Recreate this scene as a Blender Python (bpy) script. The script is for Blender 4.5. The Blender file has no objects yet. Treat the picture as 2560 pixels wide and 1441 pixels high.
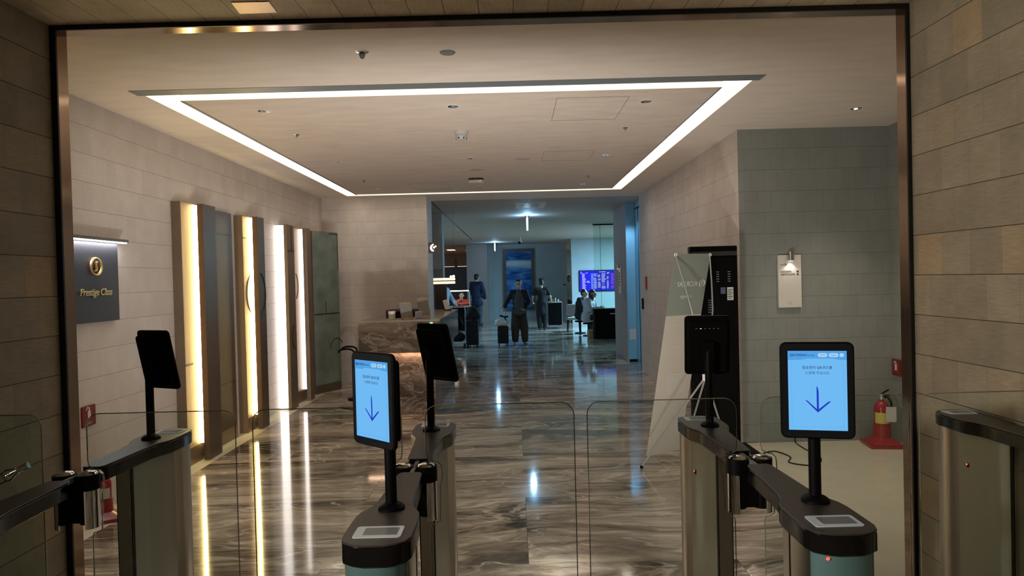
import bpy, math, random
from math import sin, cos, pi, radians as rad, atan
from mathutils import Vector, Matrix
random.seed(7)
S = bpy.context.scene
COL = S.collection
V = Vector

# ------------------------------------------------------------------ mesh helper
class MB:
    def __init__(s): s.v=[]; s.f=[]
    def add(s, vs, fs, M=None):
        b=len(s.v)
        s.v += [tuple(M@V(p)) if M else tuple(p) for p in vs]
        s.f += [tuple(b+i for i in f) for f in fs]
        return s
    def box(s,x0,x1,y0,y1,z0,z1,M=None):
        vs=[(x,y,z) for x in (x0,x1) for y in (y0,y1) for z in (z0,z1)]
        return s.add(vs,[(0,1,3,2),(4,6,7,5),(0,4,5,1),(2,3,7,6),(0,2,6,4),(1,5,7,3)],M)
    def prism(s,poly,z0,z1,ch=0.0,M=None):
        """poly in xy counter-clockwise, extruded in z with an optional chamfer on both rims"""
        n=len(poly)
        a=sum(poly[i][0]*poly[(i+1)%n][1]-poly[(i+1)%n][0]*poly[i][1] for i in range(n))
        if a<0: poly=poly[::-1]
        def inset(d):
            out=[]
            for i in range(n):
                p0,p1,p2=(V(poly[(i+k)%n]) for k in (-1,0,1))
                e1=(p1-p0).normalized(); e2=(p2-p1).normalized()
                n1=V((-e1.y,e1.x)); n2=V((-e2.y,e2.x)); m=n1+n2
                m=m.normalized() if m.length>1e-6 else n1
                k=d/max(.5,m.dot(n1)); q=p1+m*k; out.append((q.x,q.y))
            return out
        if ch>0:
            pi_=inset(ch)
            rings=[(pi_,z0),(poly,z0+ch),(poly,z1-ch),(pi_,z1)]
        else: rings=[(poly,z0),(poly,z1)]
        vs=[(x,y,z) for r,z in rings for x,y in r]; fs=[]
        for k in range(len(rings)-1):
            for i in range(n):
                j=(i+1)%n; fs.append((k*n+i,k*n+j,(k+1)*n+j,(k+1)*n+i))
        fs.append(tuple(range(n-1,-1,-1))); t=(len(rings)-1)*n
        fs.append(tuple(t+i for i in range(n)))
        return s.add(vs,fs,M)
    def lathe(s,prof,c=(0,0,0),seg=24,M=None):
        vs=[];fs=[]; m=len(prof)
        for k in range(seg):
            a=2*pi*k/seg
            for r,z in prof: vs.append((c[0]+r*cos(a),c[1]+r*sin(a),c[2]+z))
        for k in range(seg):
            k2=(k+1)%seg
            for i in range(m-1): fs.append((k*m+i,k2*m+i,k2*m+i+1,k*m+i+1))
        if prof[0][0]>1e-6: fs.append(tuple(k*m for k in range(seg-1,-1,-1)))
        if prof[-1][0]>1e-6: fs.append(tuple(k*m+m-1 for k in range(seg)))
        return s.add(vs,fs,M)
    def cyl(s,p0,p1,r0,r1=None,seg=16,M=None):
        return s.tube([p0,p1],[r0,r0 if r1 is None else r1],seg,M=M)
    def tube(s,path,r,seg=10,closed=False,M=None):
        P=[V(p) for p in path]; n=len(P)
        R=r if isinstance(r,(list,tuple)) else [r]*n
        vs=[];fs=[]; up=None
        for i in range(n):
            if closed: d=P[(i+1)%n]-P[i-1]
            else: d=P[min(i+1,n-1)]-P[max(i-1,0)]
            d.normalize()
            if up is None:
                up=V((0,0,1)) if abs(d.z)<.9 else V((1,0,0))
            a=(up-d*up.dot(d))
            if a.length<1e-5: a=V((1,.3,0))-d*V((1,.3,0)).dot(d)
            a.normalize(); up=a; b=d.cross(a)
            for k in range(seg):
                t=2*pi*k/seg; q=P[i]+(a*cos(t)+b*sin(t))*R[i]; vs.append(tuple(q))
        m=n if closed else n-1
        for i in range(m):
            j=(i+1)%n
            for k in range(seg):
                l=(k+1)%seg; fs.append((i*seg+k,i*seg+l,j*seg+l,j*seg+k))
        if not closed:
            fs.append(tuple(range(seg-1,-1,-1))); fs.append(tuple((n-1)*seg+k for k in range(seg)))
        return s.add(vs,fs,M)
    def ell(s,c,rx,ry,rz,nu=18,nv=12,M=None):
        prof=[]
        vs=[(c[0],c[1],c[2]-rz)];fs=[]
        for j in range(1,nv):
            t=-pi/2+pi*j/nv
            for i in range(nu):
                a=2*pi*i/nu; vs.append((c[0]+rx*cos(t)*cos(a),c[1]+ry*cos(t)*sin(a),c[2]+rz*sin(t)))
        vs.append((c[0],c[1],c[2]+rz)); top=len(vs)-1
        for i in range(nu):
            k=(i+1)%nu
            fs.append((0,1+k,1+i))
            for j in range(nv-2):
                fs.append((1+j*nu+i,1+j*nu+k,1+(j+1)*nu+k,1+(j+1)*nu+i))
            fs.append((1+(nv-2)*nu+i,1+(nv-2)*nu+k,top))
        return s.add(vs,fs,M)
    def cap(s,p0,p1,r0,r1,seg=14):
        """tapered capsule"""
        p0,p1=V(p0),V(p1); d=p1-p0; L=d.length
        if L<1e-6: return s.ell(p0,r0,r0,r0)
        d/=L; path=[];R=[]
        for k in range(1,6):
            t=pi/2*(1-k/5); path.append(p0-d*r0*sin(t)); R.append(max(r0*cos(t),1e-4))
        for k in range(0,5):
            t=pi/2*k/5; path.append(p1+d*r1*sin(t)); R.append(max(r1*cos(t),1e-4))
        return s.tube(path,R,seg)
    def mesh(s,name):
        me=bpy.data.meshes.new(name); me.from_pydata(s.v,[],s.f); me.update(); return me

def link(o,parent=None):
    COL.objects.link(o)
    if parent is not None: o.parent=parent
    return o
def finish(me,m,smooth=True,ang=38):
    if m is not None: me.materials.append(m)
    if smooth and len(me.polygons):
        me.polygons.foreach_set('use_smooth',[True]*len(me.polygons))
        me.set_sharp_from_angle(angle=rad(ang))
    me.update()
def obj(name,mb,m,parent=None,smooth=True,loc=None,rot=None):
    me=mb.mesh(name); finish(me,m,smooth)
    o=bpy.data.objects.new(name,me)
    if loc is not None: o.location=loc
    if rot is not None: o.rotation_euler=rot
    return link(o,parent)
def tag(o,label,cat,group=None,kind=None):
    o['label']=label; o['category']=cat
    if group: o['group']=group
    if kind: o['kind']=kind
    return o
def thing(name,label,cat,loc=(0,0,0),rz=0,group=None):
    o=bpy.data.objects.new(name,None); o.empty_display_size=.1
    o.location=loc; o.rotation_euler=(0,0,rz); COL.objects.link(o)
    return tag(o,label,cat,group)
def struct(name,mb,m,parent=None,smooth=False):
    o=obj(name,mb,m,parent,smooth)
    if parent is None: o['kind']='structure'
    return o
def remeshed(name,mb,m,parent,vox=.012,it=4,fac=.5,loc=None,rot=None):
    """one continuous surface grown round overlapping volumes"""
    me=mb.mesh(name+'_t'); t=bpy.data.objects.new(name+'_t',me); COL.objects.link(t)
    r=t.modifiers.new('r','REMESH'); r.mode='VOXEL'; r.voxel_size=vox
    k=t.modifiers.new('s','SMOOTH'); k.iterations=it; k.factor=fac
    dg=bpy.context.evaluated_depsgraph_get(); dg.update()
    nm=bpy.data.meshes.new_from_object(t.evaluated_get(dg)); nm.name=name
    bpy.data.objects.remove(t); bpy.data.meshes.remove(me)
    nm.materials.clear(); finish(nm,m,True,80)
    o=bpy.data.objects.new(name,nm)
    if loc is not None: o.location=loc
    if rot is not None: o.rotation_euler=rot
    return link(o,parent)
def text(name,body,size,m,parent,loc,rot,extrude=.0004,align='CENTER',shear=0,bold=0.0,sx=1.0,sp=1.0):
    cu=bpy.data.curves.new(name,'FONT'); cu.body=body; cu.size=size; cu.extrude=extrude
    cu.align_x=align; cu.align_y='CENTER'; cu.shear=shear; cu.offset=bold; cu.space_character=sp; cu.resolution_u=3
    t=bpy.data.objects.new(name+'_t',cu); COL.objects.link(t)
    dg=bpy.context.evaluated_depsgraph_get(); dg.update()
    me=bpy.data.meshes.new_from_object(t.evaluated_get(dg)); me.name=name
    bpy.data.objects.remove(t); bpy.data.curves.remove(cu)
    me.materials.clear(); me.materials.append(m)
    o=bpy.data.objects.new(name,me); o.location=loc; o.rotation_euler=rot; o.scale=(sx,1,1)
    return link(o,parent)
def smooth(P,n=6):
    """a soft curve through the given points"""
    P=[V(q) for q in P]; out=[]
    for i in range(len(P)-1):
        a,b,c,d=P[max(i-1,0)],P[i],P[i+1],P[min(i+2,len(P)-1)]
        for k in range(n):
            t=k/n; out.append(.5*((2*b)+(c-a)*t+(2*a-5*b+4*c-d)*t*t+(3*b-a-3*c+d)*t**3))
    return out+[P[-1]]
def rrect(w,h,r,n=5,cx=0,cy=0):
    p=[]
    for k,(sx,sy) in enumerate(((1,1),(-1,1),(-1,-1),(1,-1))):
        for i in range(n+1):
            a=pi/2*k+pi/2*i/n
            p.append((cx+sx*(w/2-r)+r*cos(a),cy+sy*(h/2-r)+r*sin(a)))
    return p
XZ=Matrix(((1,0,0,0),(0,0,-1,0),(0,1,0,0),(0,0,0,1)))     # drawn in xy -> stands in xz, front towards -y

# ------------------------------------------------------------------ materials
def srgb(r,g,b): 
    f=lambda c: (c/255/12.92) if c/255<=.04045 else ((c/255+.055)/1.055)**2.4
    return (f(r),f(g),f(b))
class NT:
    def __init__(s,name):
        s.m=bpy.data.materials.new(name); s.m.use_nodes=True; s.t=s.m.node_tree; s.t.nodes.clear()
        s.out=s.n('ShaderNodeOutputMaterial')
    def n(s,typ,**kw):
        x=s.t.nodes.new(typ)
        for k,v in kw.items():
            if k in x.inputs.keys() and not hasattr(x,k): x.inputs[k].default_value=v
            else: setattr(x,k,v)
        return x
    def l(s,a,b): s.t.links.new(a,b)
    def set(s,x,**kw):
        for k,v in kw.items(): x.inputs[k.replace('_',' ')].default_value=v
        return x
def c4(c): return (c[0],c[1],c[2],1)
def mat(name,col,rough=.5,metal=0,spec=.5,emit=None,es=0,noise=0,nscale=8,bump=0,bscale=60,coat=0,aniso=None,sub=None):
    N=NT(name); b=N.n('ShaderNodeBsdfPrincipled'); N.l(b.outputs[0],N.out.inputs[0])
    b.inputs['Base Color'].default_value=c4(col); b.inputs['Roughness'].default_value=rough
    b.inputs['Metallic'].default_value=metal; b.inputs['Specular IOR Level'].default_value=spec
    if coat: b.inputs['Coat Weight'].default_value=coat; b.inputs['Coat Roughness'].default_value=.05
    if emit: b.inputs['Emission Color'].default_value=c4(emit); b.inputs['Emission Strength'].default_value=es
    if noise or bump:
        tc=N.n('ShaderNodeTexCoord')
        mp=N.n('ShaderNodeMapping'); N.l(tc.outputs['Object'],mp.inputs[0])
        if aniso: mp.inputs['Scale'].default_value=aniso
    if noise:
        nz=N.n('ShaderNodeTexNoise'); nz.inputs['Scale'].default_value=nscale; nz.inputs['Detail'].default_value=5
        N.l(mp.outputs[0],nz.inputs['Vector'])
        r=N.n('ShaderNodeValToRGB'); N.l(nz.outputs['Fac'],r.inputs[0])
        r.color_ramp.elements[0].position=.3; r.color_ramp.elements[1].position=.7
        r.color_ramp.elements[0].color=c4([x*(1-noise) for x in col]); r.color_ramp.elements[1].color=c4([min(1,x*(1+noise)) for x in col])
        N.l(r.outputs[0],b.inputs['Base Color'])
    if bump:
        nb=N.n('ShaderNodeTexNoise'); nb.inputs['Scale'].default_value=bscale; nb.inputs['Detail'].default_value=4
        N.l(mp.outputs[0],nb.inputs['Vector'])
        bp=N.n('ShaderNodeBump'); bp.inputs['Strength'].default_value=bump; bp.inputs['Distance'].default_value=.004
        N.l(nb.outputs['Fac'],bp.inputs['Height']); N.l(bp.outputs[0],b.inputs['Normal'])
    return N.m
def emit(name,col,s):
    N=NT(name); e=N.n('ShaderNodeEmission'); e.inputs[0].default_value=c4(col); e.inputs[1].default_value=s
    N.l(e.outputs[0],N.out.inputs[0]); return N.m
def tiles(name,plane,col,var=.12,joint=.45,bw=.1245,rh=.2045,off=(0,0),patch=None,striate=.25,rough=.6,mortar=.0013,vj=.45):
    """stone cladding in a running bond; plane 'yz','xz' or 'xy' gives the two directions of the courses"""
    N=NT(name); b=N.n('ShaderNodeBsdfPrincipled'); N.l(b.outputs[0],N.out.inputs[0])
    b.inputs['Roughness'].default_value=rough; b.inputs['Specular IOR Level'].default_value=.3
    tc=N.n('ShaderNodeTexCoord'); sp=N.n('ShaderNodeSeparateXYZ'); N.l(tc.outputs['Object'],sp.inputs[0])
    cb=N.n('ShaderNodeCombineXYZ'); idx={'x':0,'y':1,'z':2}
    for k in (0,1):
        ad=N.n('ShaderNodeMath',operation='ADD'); ad.inputs[1].default_value=off[k]+20.0
        N.l(sp.outputs[idx[plane[k]]],ad.inputs[0]); N.l(ad.outputs[0],cb.inputs[k])
    br=N.n('ShaderNodeTexBrick'); N.l(cb.outputs[0],br.inputs['Vector'])
    br.offset=.5; br.offset_frequency=2; br.squash=1
    br.inputs['Scale'].default_value=1; br.inputs['Brick Width'].default_value=bw; br.inputs['Row Height'].default_value=rh
    br.inputs['Mortar Size'].default_value=mortar; br.inputs['Mortar Smooth'].default_value=.3; br.inputs['Bias'].default_value=0
    br.inputs['Color1'].default_value=(0,0,0,1); br.inputs['Color2'].default_value=(1,1,1,1); br.inputs['Mortar'].default_value=(.5,.5,.5,1)
    r=N.n('ShaderNodeValToRGB'); N.l(br.outputs['Color'],r.inputs[0])
    e=r.color_ramp.elements; e[0].position=0; e[0].color=c4([x*(1-var) for x in col]); e[1].position=1; e[1].color=c4([x*(1+var) for x in col])
    if patch:
        e[1].position=.86; x=e.new(.93); x.color=c4(patch)
    # fine horizontal tooling
    mp=N.n('ShaderNodeMapping'); N.l(cb.outputs[0],mp.inputs[0]); mp.inputs['Scale'].default_value=(14,150,1)
    nz=N.n('ShaderNodeTexNoise'); N.l(mp.outputs[0],nz.inputs['Vector']); nz.inputs['Scale'].default_value=1; nz.inputs['Detail'].default_value=4
    n2=N.n('ShaderNodeTexNoise'); N.l(cb.outputs[0],n2.inputs['Vector']); n2.inputs['Scale'].default_value=5; n2.inputs['Detail'].default_value=4
    av=N.n('ShaderNodeMath',operation='ADD'); N.l(nz.outputs[0],av.inputs[0]); N.l(n2.outputs[0],av.inputs[1])
    mr=N.n('ShaderNodeMapRange'); N.l(av.outputs[0],mr.inputs[0])
    mr.inputs['From Min'].default_value=.6; mr.inputs['From Max'].default_value=1.4
    mr.inputs['To Min'].default_value=1-striate; mr.inputs['To Max'].default_value=1+striate
    mx=N.n('ShaderNodeMix',data_type='RGBA',blend_type='MULTIPLY'); mx.inputs[0].default_value=1
    N.l(r.outputs[0],mx.inputs[6]); N.l(mr.outputs[0],mx.inputs[7])
    s2=N.n('ShaderNodeSeparateXYZ'); N.l(cb.outputs[0],s2.inputs[0])
    dv=N.n('ShaderNodeMath',operation='DIVIDE'); N.l(s2.outputs[1],dv.inputs[0]); dv.inputs[1].default_value=rh
    fr=N.n('ShaderNodeMath',operation='FRACT'); N.l(dv.outputs[0],fr.inputs[0])
    pg=N.n('ShaderNodeMath',operation='PINGPONG'); N.l(fr.outputs[0],pg.inputs[0]); pg.inputs[1].default_value=.5
    rw=N.n('ShaderNodeMath',operation='LESS_THAN'); N.l(pg.outputs[0],rw.inputs[0]); rw.inputs[1].default_value=mortar*1.2/rh
    vb=N.n('ShaderNodeMath',operation='MULTIPLY'); N.l(br.outputs['Fac'],vb.inputs[0]); vb.inputs[1].default_value=vj
    jf=N.n('ShaderNodeMath',operation='MAXIMUM'); N.l(rw.outputs[0],jf.inputs[0]); N.l(vb.outputs[0],jf.inputs[1])
    mj=N.n('ShaderNodeMix',data_type='RGBA',blend_type='MIX'); N.l(jf.outputs[0],mj.inputs[0])
    N.l(mx.outputs[2],mj.inputs[6]); mj.inputs[7].default_value=c4([x*joint for x in col])
    N.l(mj.outputs[2],b.inputs['Base Color'])
    iv=N.n('ShaderNodeMath',operation='SUBTRACT'); iv.inputs[0].default_value=1; N.l(jf.outputs[0],iv.inputs[1])
    h=N.n('ShaderNodeMath',operation='MULTIPLY_ADD'); N.l(nz.outputs[0],h.inputs[0]); h.inputs[1].default_value=.25; N.l(iv.outputs[0],h.inputs[2])
    bp=N.n('ShaderNodeBump'); bp.inputs['Strength'].default_value=.4; bp.inputs['Distance'].default_value=.002
    N.l(h.outputs[0],bp.inputs['Height']); N.l(bp.outputs[0],b.inputs['Normal'])
    return N.m
def marble(name,stops,sc=(1,1,1),rough=.09,slab=None,warp=1.3,coat=0,vein=(.55,.5,.44),nscale=1.0,vamt=.5,seed=0,spec=.5):
    N=NT(name); b=N.n('ShaderNodeBsdfPrincipled'); N.l(b.outputs[0],N.out.inputs[0])
    b.inputs['Roughness'].default_value=rough; b.inputs['Specular IOR Level'].default_value=spec
    tc=N.n('ShaderNodeTexCoord'); vec=tc.outputs['Object']
    if slab:
        br=N.n('ShaderNodeTexBrick'); sh=N.n('ShaderNodeVectorMath',operation='ADD'); sh.inputs[1].default_value=(20.35,20.1,0); N.l(vec,sh.inputs[0]); N.l(sh.outputs[0],br.inputs['Vector'])
        br.offset=0.5; br.inputs['Scale'].default_value=1; br.inputs['Brick Width'].default_value=slab[0]; br.inputs['Row Height'].default_value=slab[1]
        br.inputs['Mortar Size'].default_value=.0012; br.inputs['Color1'].default_value=(0,0,0,1); br.inputs['Color2'].default_value=(1,1,1,1)
        ml=N.n('ShaderNodeVectorMath',operation='SCALE'); N.l(br.outputs['Color'],ml.inputs[0]); ml.inputs['Scale'].default_value=3.7
        ad=N.n('ShaderNodeVectorMath',operation='ADD'); N.l(vec,ad.inputs[0]); N.l(ml.outputs[0],ad.inputs[1]); vec=ad.outputs[0]
    mp=N.n('ShaderNodeMapping'); N.l(vec,mp.inputs[0]); mp.inputs['Scale'].default_value=sc; mp.inputs['Location'].default_value=(seed,seed*.7,seed*.3); mp.inputs['Rotation'].default_value=(0,0,rad(-13) if slab else 0)
    w1=N.n('ShaderNodeTexNoise'); N.l(mp.outputs[0],w1.inputs['Vector']); w1.inputs['Scale'].default_value=.9; w1.inputs['Detail'].default_value=4
    sb=N.n('ShaderNodeVectorMath',operation='SUBTRACT'); N.l(w1.outputs['Color'],sb.inputs[0]); sb.inputs[1].default_value=(.5,.5,.5)
    sl=N.n('ShaderNodeVectorMath',operation='SCALE'); N.l(sb.outputs[0],sl.inputs[0]); sl.inputs['Scale'].default_value=warp
    a2=N.n('ShaderNodeVectorMath',operation='ADD'); N.l(mp.outputs[0],a2.inputs[0]); N.l(sl.outputs[0],a2.inputs[1])
    nz=N.n('ShaderNodeTexNoise'); N.l(a2.outputs[0],nz.inputs['Vector']); nz.inputs['Scale'].default_value=1.6*nscale; nz.inputs['Detail'].default_value=9; nz.inputs['Roughness'].default_value=.72; nz.inputs['Distortion'].default_value=.6
    r=N.n('ShaderNodeValToRGB'); N.l(nz.outputs['Fac'],r.inputs[0]); els=r.color_ramp.elements
    els[0].position=stops[0][0]; els[0].color=c4(stops[0][1]); els[1].position=stops[-1][0]; els[1].color=c4(stops[-1][1])
    for p,c in stops[1:-1]:
        x=els.new(p); x.color=c4(c)
    # pale veins: where a second noise crosses its middle
    n3=N.n('ShaderNodeTexNoise'); N.l(a2.outputs[0],n3.inputs['Vector']); n3.inputs['Scale'].default_value=2.3*nscale; n3.inputs['Detail'].default_value=7; n3.inputs['Distortion'].default_value=1.0
    m1=N.n('ShaderNodeMath',operation='SUBTRACT'); N.l(n3.outputs['Fac'],m1.inputs[0]); m1.inputs[1].default_value=.5
    m2=N.n('ShaderNodeMath',operation='ABSOLUTE'); N.l(m1.outputs[0],m2.inputs[0])
    mr=N.n('ShaderNodeMapRange'); N.l(m2.outputs[0],mr.inputs[0]); mr.inputs['From Min'].default_value=0; mr.inputs['From Max'].default_value=.022; mr.inputs['To Min'].default_value=vamt; mr.inputs['To Max'].default_value=0
    mx=N.n('ShaderNodeMix',data_type='RGBA',blend_type='MIX'); N.l(mr.outputs[0],mx.inputs[0]); N.l(r.outputs[0],mx.inputs[6]); mx.inputs[7].default_value=c4(vein)
    res=mx.outputs[2]
    if slab:
        mj=N.n('ShaderNodeMix',data_type='RGBA',blend_type='MIX'); N.l(br.outputs['Fac'],mj.inputs[0]); N.l(res,mj.inputs[6]); mj.inputs[7].default_value=(.09,.075,.062,1); res=mj.outputs[2]
    if slab:      # fine streaks along the bedding
        m5=N.n('ShaderNodeMapping'); N.l(a2.outputs[0],m5.inputs[0]); m5.inputs['Scale'].default_value=(2.2,13,1)
        n5=N.n('ShaderNodeTexNoise'); N.l(m5.outputs[0],n5.inputs['Vector']); n5.inputs['Scale'].default_value=1.3; n5.inputs['Detail'].default_value=6
        r5=N.n('ShaderNodeMapRange'); N.l(n5.outputs['Fac'],r5.inputs[0]); r5.inputs[1].default_value=.3; r5.inputs[2].default_value=.7; r5.inputs[3].default_value=.62; r5.inputs[4].default_value=1.38
        x5=N.n('ShaderNodeMix',data_type='RGBA',blend_type='MULTIPLY'); x5.inputs[0].default_value=1; N.l(res,x5.inputs[6]); N.l(r5.outputs[0],x5.inputs[7]); res=x5.outputs[2]
    N.l(res,b.inputs['Base Color'])
    return N.m
def glass(name,tint=(.95,.975,.965),ior=1.45,rough=0.0):
    N=NT(name); tr=N.n('ShaderNodeBsdfTransparent'); tr.inputs[0].default_value=c4(tint)
    gl=N.n('ShaderNodeBsdfGlossy'); gl.inputs['Roughness'].default_value=rough; gl.inputs[0].default_value=(.9,.95,.93,1)
    fr=N.n('ShaderNodeFresnel'); fr.inputs[0].default_value=ior
    mx=N.n('ShaderNodeMixShader'); N.l(fr.outputs[0],mx.inputs[0]); N.l(tr.outputs[0],mx.inputs[1]); N.l(gl.outputs[0],mx.inputs[2]); N.l(mx.outputs[0],N.out.inputs[0])
    return N.m
M={}
HALL=(.62,.565,.515)
zo=-(3.03-.19)                                # a joint 19 cm under the hall ceiling
ph=lambda z: .2045*math.ceil((20.0-z)/.2045)-(20.0-z)
rowoff=(.2045-((3.03-.19+20)%.2045))
M['hall_yz']=tiles('hall_stone_yz','yz',HALL,off=(0,rowoff),var=.035,joint=.42,striate=.09,vj=.18)
M['hall_xz']=tiles('hall_stone_xz','xz',HALL,off=(.03,rowoff),var=.035,joint=.5,striate=.09,vj=.6)
M['alcove_xz']=tiles('alcove_stone_dim_xz','xz',(.26,.275,.258),off=(.03,rowoff),var=.035,joint=.5,striate=.09,vj=.6)  # hall stone with the alcove's dimmer, greener light put into its colour
M['alcove_yz']=tiles('alcove_stone_dim_yz','yz',(.26,.275,.258),off=(.03,rowoff),var=.035,joint=.5,striate=.09,vj=.3)  # same light-tinted copy of the hall stone, for the side wall
NEAR=(.315,.275,.205)
M['near_yz']=tiles('entrance_stone_yz','yz',NEAR,off=(0,.06),var=.10,joint=.18,patch=(.40,.31,.20),striate=.24,bw=.2,rough=.62,mortar=.0016,vj=.22)
M['near_xy']=tiles('entrance_stone_xy','yx',(.66,.58,.445),off=(.05,.03),var=.12,joint=.3,striate=.28,bw=.4,rh=.176,rough=.5,mortar=.0018)
M['plaster']=mat('ceiling_plaster',(.80,.715,.63),.75,noise=.05,nscale=3,bump=.25,bscale=9,aniso=(1,3,1))
M['plaster_panel']=mat('ceiling_panel_plaster',(.68,.59,.51),.7,noise=.07,nscale=3,bump=.35,bscale=9,aniso=(1,3,1))
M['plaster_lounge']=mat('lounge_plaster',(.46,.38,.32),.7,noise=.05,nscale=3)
M['lounge_wall']=mat('lounge_wall_stone',(.36,.42,.45),.6,noise=.05,nscale=2)
M['lounge_grey']=mat('lounge_wall_grey',(.36,.28,.25),.6,noise=.05,nscale=2)
M['beige_floor']=mat('beige_floor',(.76,.71,.575),.22,noise=.05,nscale=5)
M['marble']=marble('floor_marble',[(.32,(.045,.037,.031)),(.41,(.14,.112,.090)),(.48,(.32,.262,.21)),(.54,(.47,.40,.325)),(.66,(.64,.56,.475))],sc=(.40,1.15,1),rough=.075,slab=(2.4,1.2),warp=1.35,vein=(.78,.71,.62),vamt=.75,spec=.6)
M['desk_marble']=marble('desk_marble',[(.32,(.03,.022,.017)),(.46,(.085,.062,.046)),(.56,(.17,.13,.098)),(.70,(.30,.24,.185))],sc=(.8,1,1.7),rough=.12,warp=1.2,vein=(.50,.42,.34),vamt=.30,seed=3.2)
M['bronze']=mat('bronze_reveal',(.36,.26,.185),.13,1)
M['bronze_dark']=mat('dark_bronze_panel',(.125,.088,.058),.36,.2,spec=.22,noise=.08,nscale=3)
M['bronze_light']=mat('bronze_front',(.19,.138,.095),.36,.2,spec=.3,noise=.1,nscale=3)
M['wood']=mat('warm_wood_veneer',(.55,.36,.19),.45,noise=.12,nscale=3,bump=.15,bscale=40,aniso=(12,12,.6))
M['plinth']=mat('bronze_plinth',(.24,.165,.115),.35,.5)
M['green_marble']=mat('green_marble',(.165,.20,.165),.35,noise=.28,nscale=3.5,bump=.1,bscale=30)
M['inlay']=mat('black_inlay',(.02,.016,.016),.4)
M['led_yellow']=emit('led_yellow',(1.0,.76,.32),36.0)
M['led_white']=emit('led_white',(1.0,.87,.82),4.6)
M['led_cove']=emit('led_cove',(1.0,.86,.72),4.8)
M['led_cool']=emit('led_cool',(.93,.96,1.0),5)
M['led_under']=emit('led_under_desk',(1.0,.62,.42),5)
M['cove_white']=mat('cove_white',(.86,.80,.72),.6)
M['trim_grey']=mat('grey_trim',(.20,.225,.235),.45,.1)
M['black']=mat('black_plastic',(.0022,.0022,.0026),.5,spec=.12)
M['black_soft']=mat('black_soft',(.0025,.0025,.0026),.65,spec=.08)
M['black_gloss']=mat('black_gloss_glass',(.010,.012,.016),.06,coat=.6)
M['frame_black']=mat('frame_black',(.016,.014,.012),.4,.4)
M['gate_top']=mat('gate_top_dark',(.050,.042,.038),.36,.2,noise=.05,nscale=30)
M['gate_band']=mat('gate_band_black',(.006,.0055,.0055),.16,spec=.35)
M['steel']=mat('brushed_steel',(.56,.52,.47),.30,1,bump=.06,bscale=30,aniso=(40,40,1))
M['steel_lit_blue']=mat('door_steel_lit_blue',(.20,.47,.68),.38,.35,bump=.04,bscale=30,aniso=(40,40,1))  # blue light falling on the steel is painted into its base colour
M['gate_panel']=mat('gate_grey_green_panel',(.36,.385,.325),.34,.25)
M['gate_nose']=mat('gate_nose_lit_teal',(.15,.28,.29),.26,.4)  # teal reflection on the stainless nose, put into the base colour
M['chrome']=mat('chrome',(.80,.82,.84),.06,1)
M['glass']=glass('clear_glass')
M['glass_green']=glass('greenish_glass',(.86,.92,.88))
M['glass_edge']=mat('glass_edge',(.46,.43,.34),.10,.6,.8)
M['gold']=mat('gold_metal',(.95,.66,.28),.38,.9)
M['sign_dark']=mat('dark_slate_sign',(.042,.038,.045),.45)
M['white']=mat('white_paint',(.78,.76,.71),.4)
M['white_board']=mat('white_sign_board',(.70,.67,.62),.4)
M['ink']=mat('dark_ink',(.03,.03,.035),.5)
M['screen']=emit('screen_blue',srgb(112,186,243),1.0)
M['screen_head']=emit('screen_header',srgb(84,160,228),1.0)
M['screen_pill']=emit('screen_button',srgb(170,214,246),1.0)
M['screen_text']=emit('screen_text',srgb(38,66,112),1.0)
M['screen_arrow']=emit('screen_arrow',srgb(36,62,190),1.0)
M['scan']=mat('scanner_glass',(.46,.48,.48),.18,emit=(.6,.64,.66),es=.10)
M['scan_dark']=mat('scanner_inner',(.20,.21,.22),.15)
M['red_led']=emit('red_indicator',(1,.08,.05),2.5)
M['green_led']=emit('green_indicator',(.2,1,.35),2)
M['amber_led']=emit('amber_indicator',(1,.75,.15),1.5)
M['blue_led']=emit('blue_indicator',(.3,.35,1),3)
M['red']=mat('red_enamel',(.33,.008,.018),.25,coat=.3)
M['red_sign']=mat('red_sign',(.19,.014,.012),.45)
M['yellow_label']=mat('yellow_label',(.62,.55,.14),.5)
M['label_white']=mat('label_white',(.62,.62,.58),.5)
def cloth(name,col):
    N=NT(name); d=N.n('ShaderNodeBsdfDiffuse'); t=N.n('ShaderNodeBsdfTranslucent'); d.inputs[0].default_value=c4(col); t.inputs[0].default_value=c4(col)
    m=N.n('ShaderNodeMixShader'); m.inputs[0].default_value=.5; N.l(d.outputs[0],m.inputs[1]); N.l(t.outputs[0],m.inputs[2]); N.l(m.outputs[0],N.out.inputs[0]); return N.m
M['banner']=cloth('banner_white',(.74,.70,.63))
M['banner_blue']=cloth('banner_grey_blue',(.42,.46,.41))
M['banner_ink']=mat('banner_ghost_print',(.62,.62,.56),.65)
M['banner_ink2']=mat('banner_ghost_line',(.52,.48,.42),.65)
M['pole_grey']=mat('grey_tube',(.42,.43,.43),.35,.5)
M['skin']=mat('skin',(.52,.33,.24),.5)
M['hair']=mat('black_hair',(.012,.010,.010),.45)
M['navy']=mat('navy_cloth',(.010,.022,.065),.8)
M['navy_dark']=mat('dark_navy_cloth',(.006,.008,.016),.8)
M['charcoal']=mat('charcoal_cloth',(.055,.062,.062),.85)
M['brown_cloth']=mat('brown_cloth',(.030,.022,.015),.85)
M['black_cloth']=mat('black_cloth',(.005,.005,.006),.85)
M['red_cloth']=mat('orange_red_cloth',(.50,.06,.03),.8)
M['pale_cloth']=mat('pale_translucent_cloth',(.42,.44,.46),.55)
M['paleblue_cloth']=mat('pale_blue_cloth',(.42,.48,.58),.75)
M['denim']=mat('denim',(.05,.07,.10),.85)
M['wine']=mat('wine_cloth',(.10,.035,.05),.85)
M['fair_hair']=mat('brown_hair',(.22,.10,.03),.5)
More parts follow.
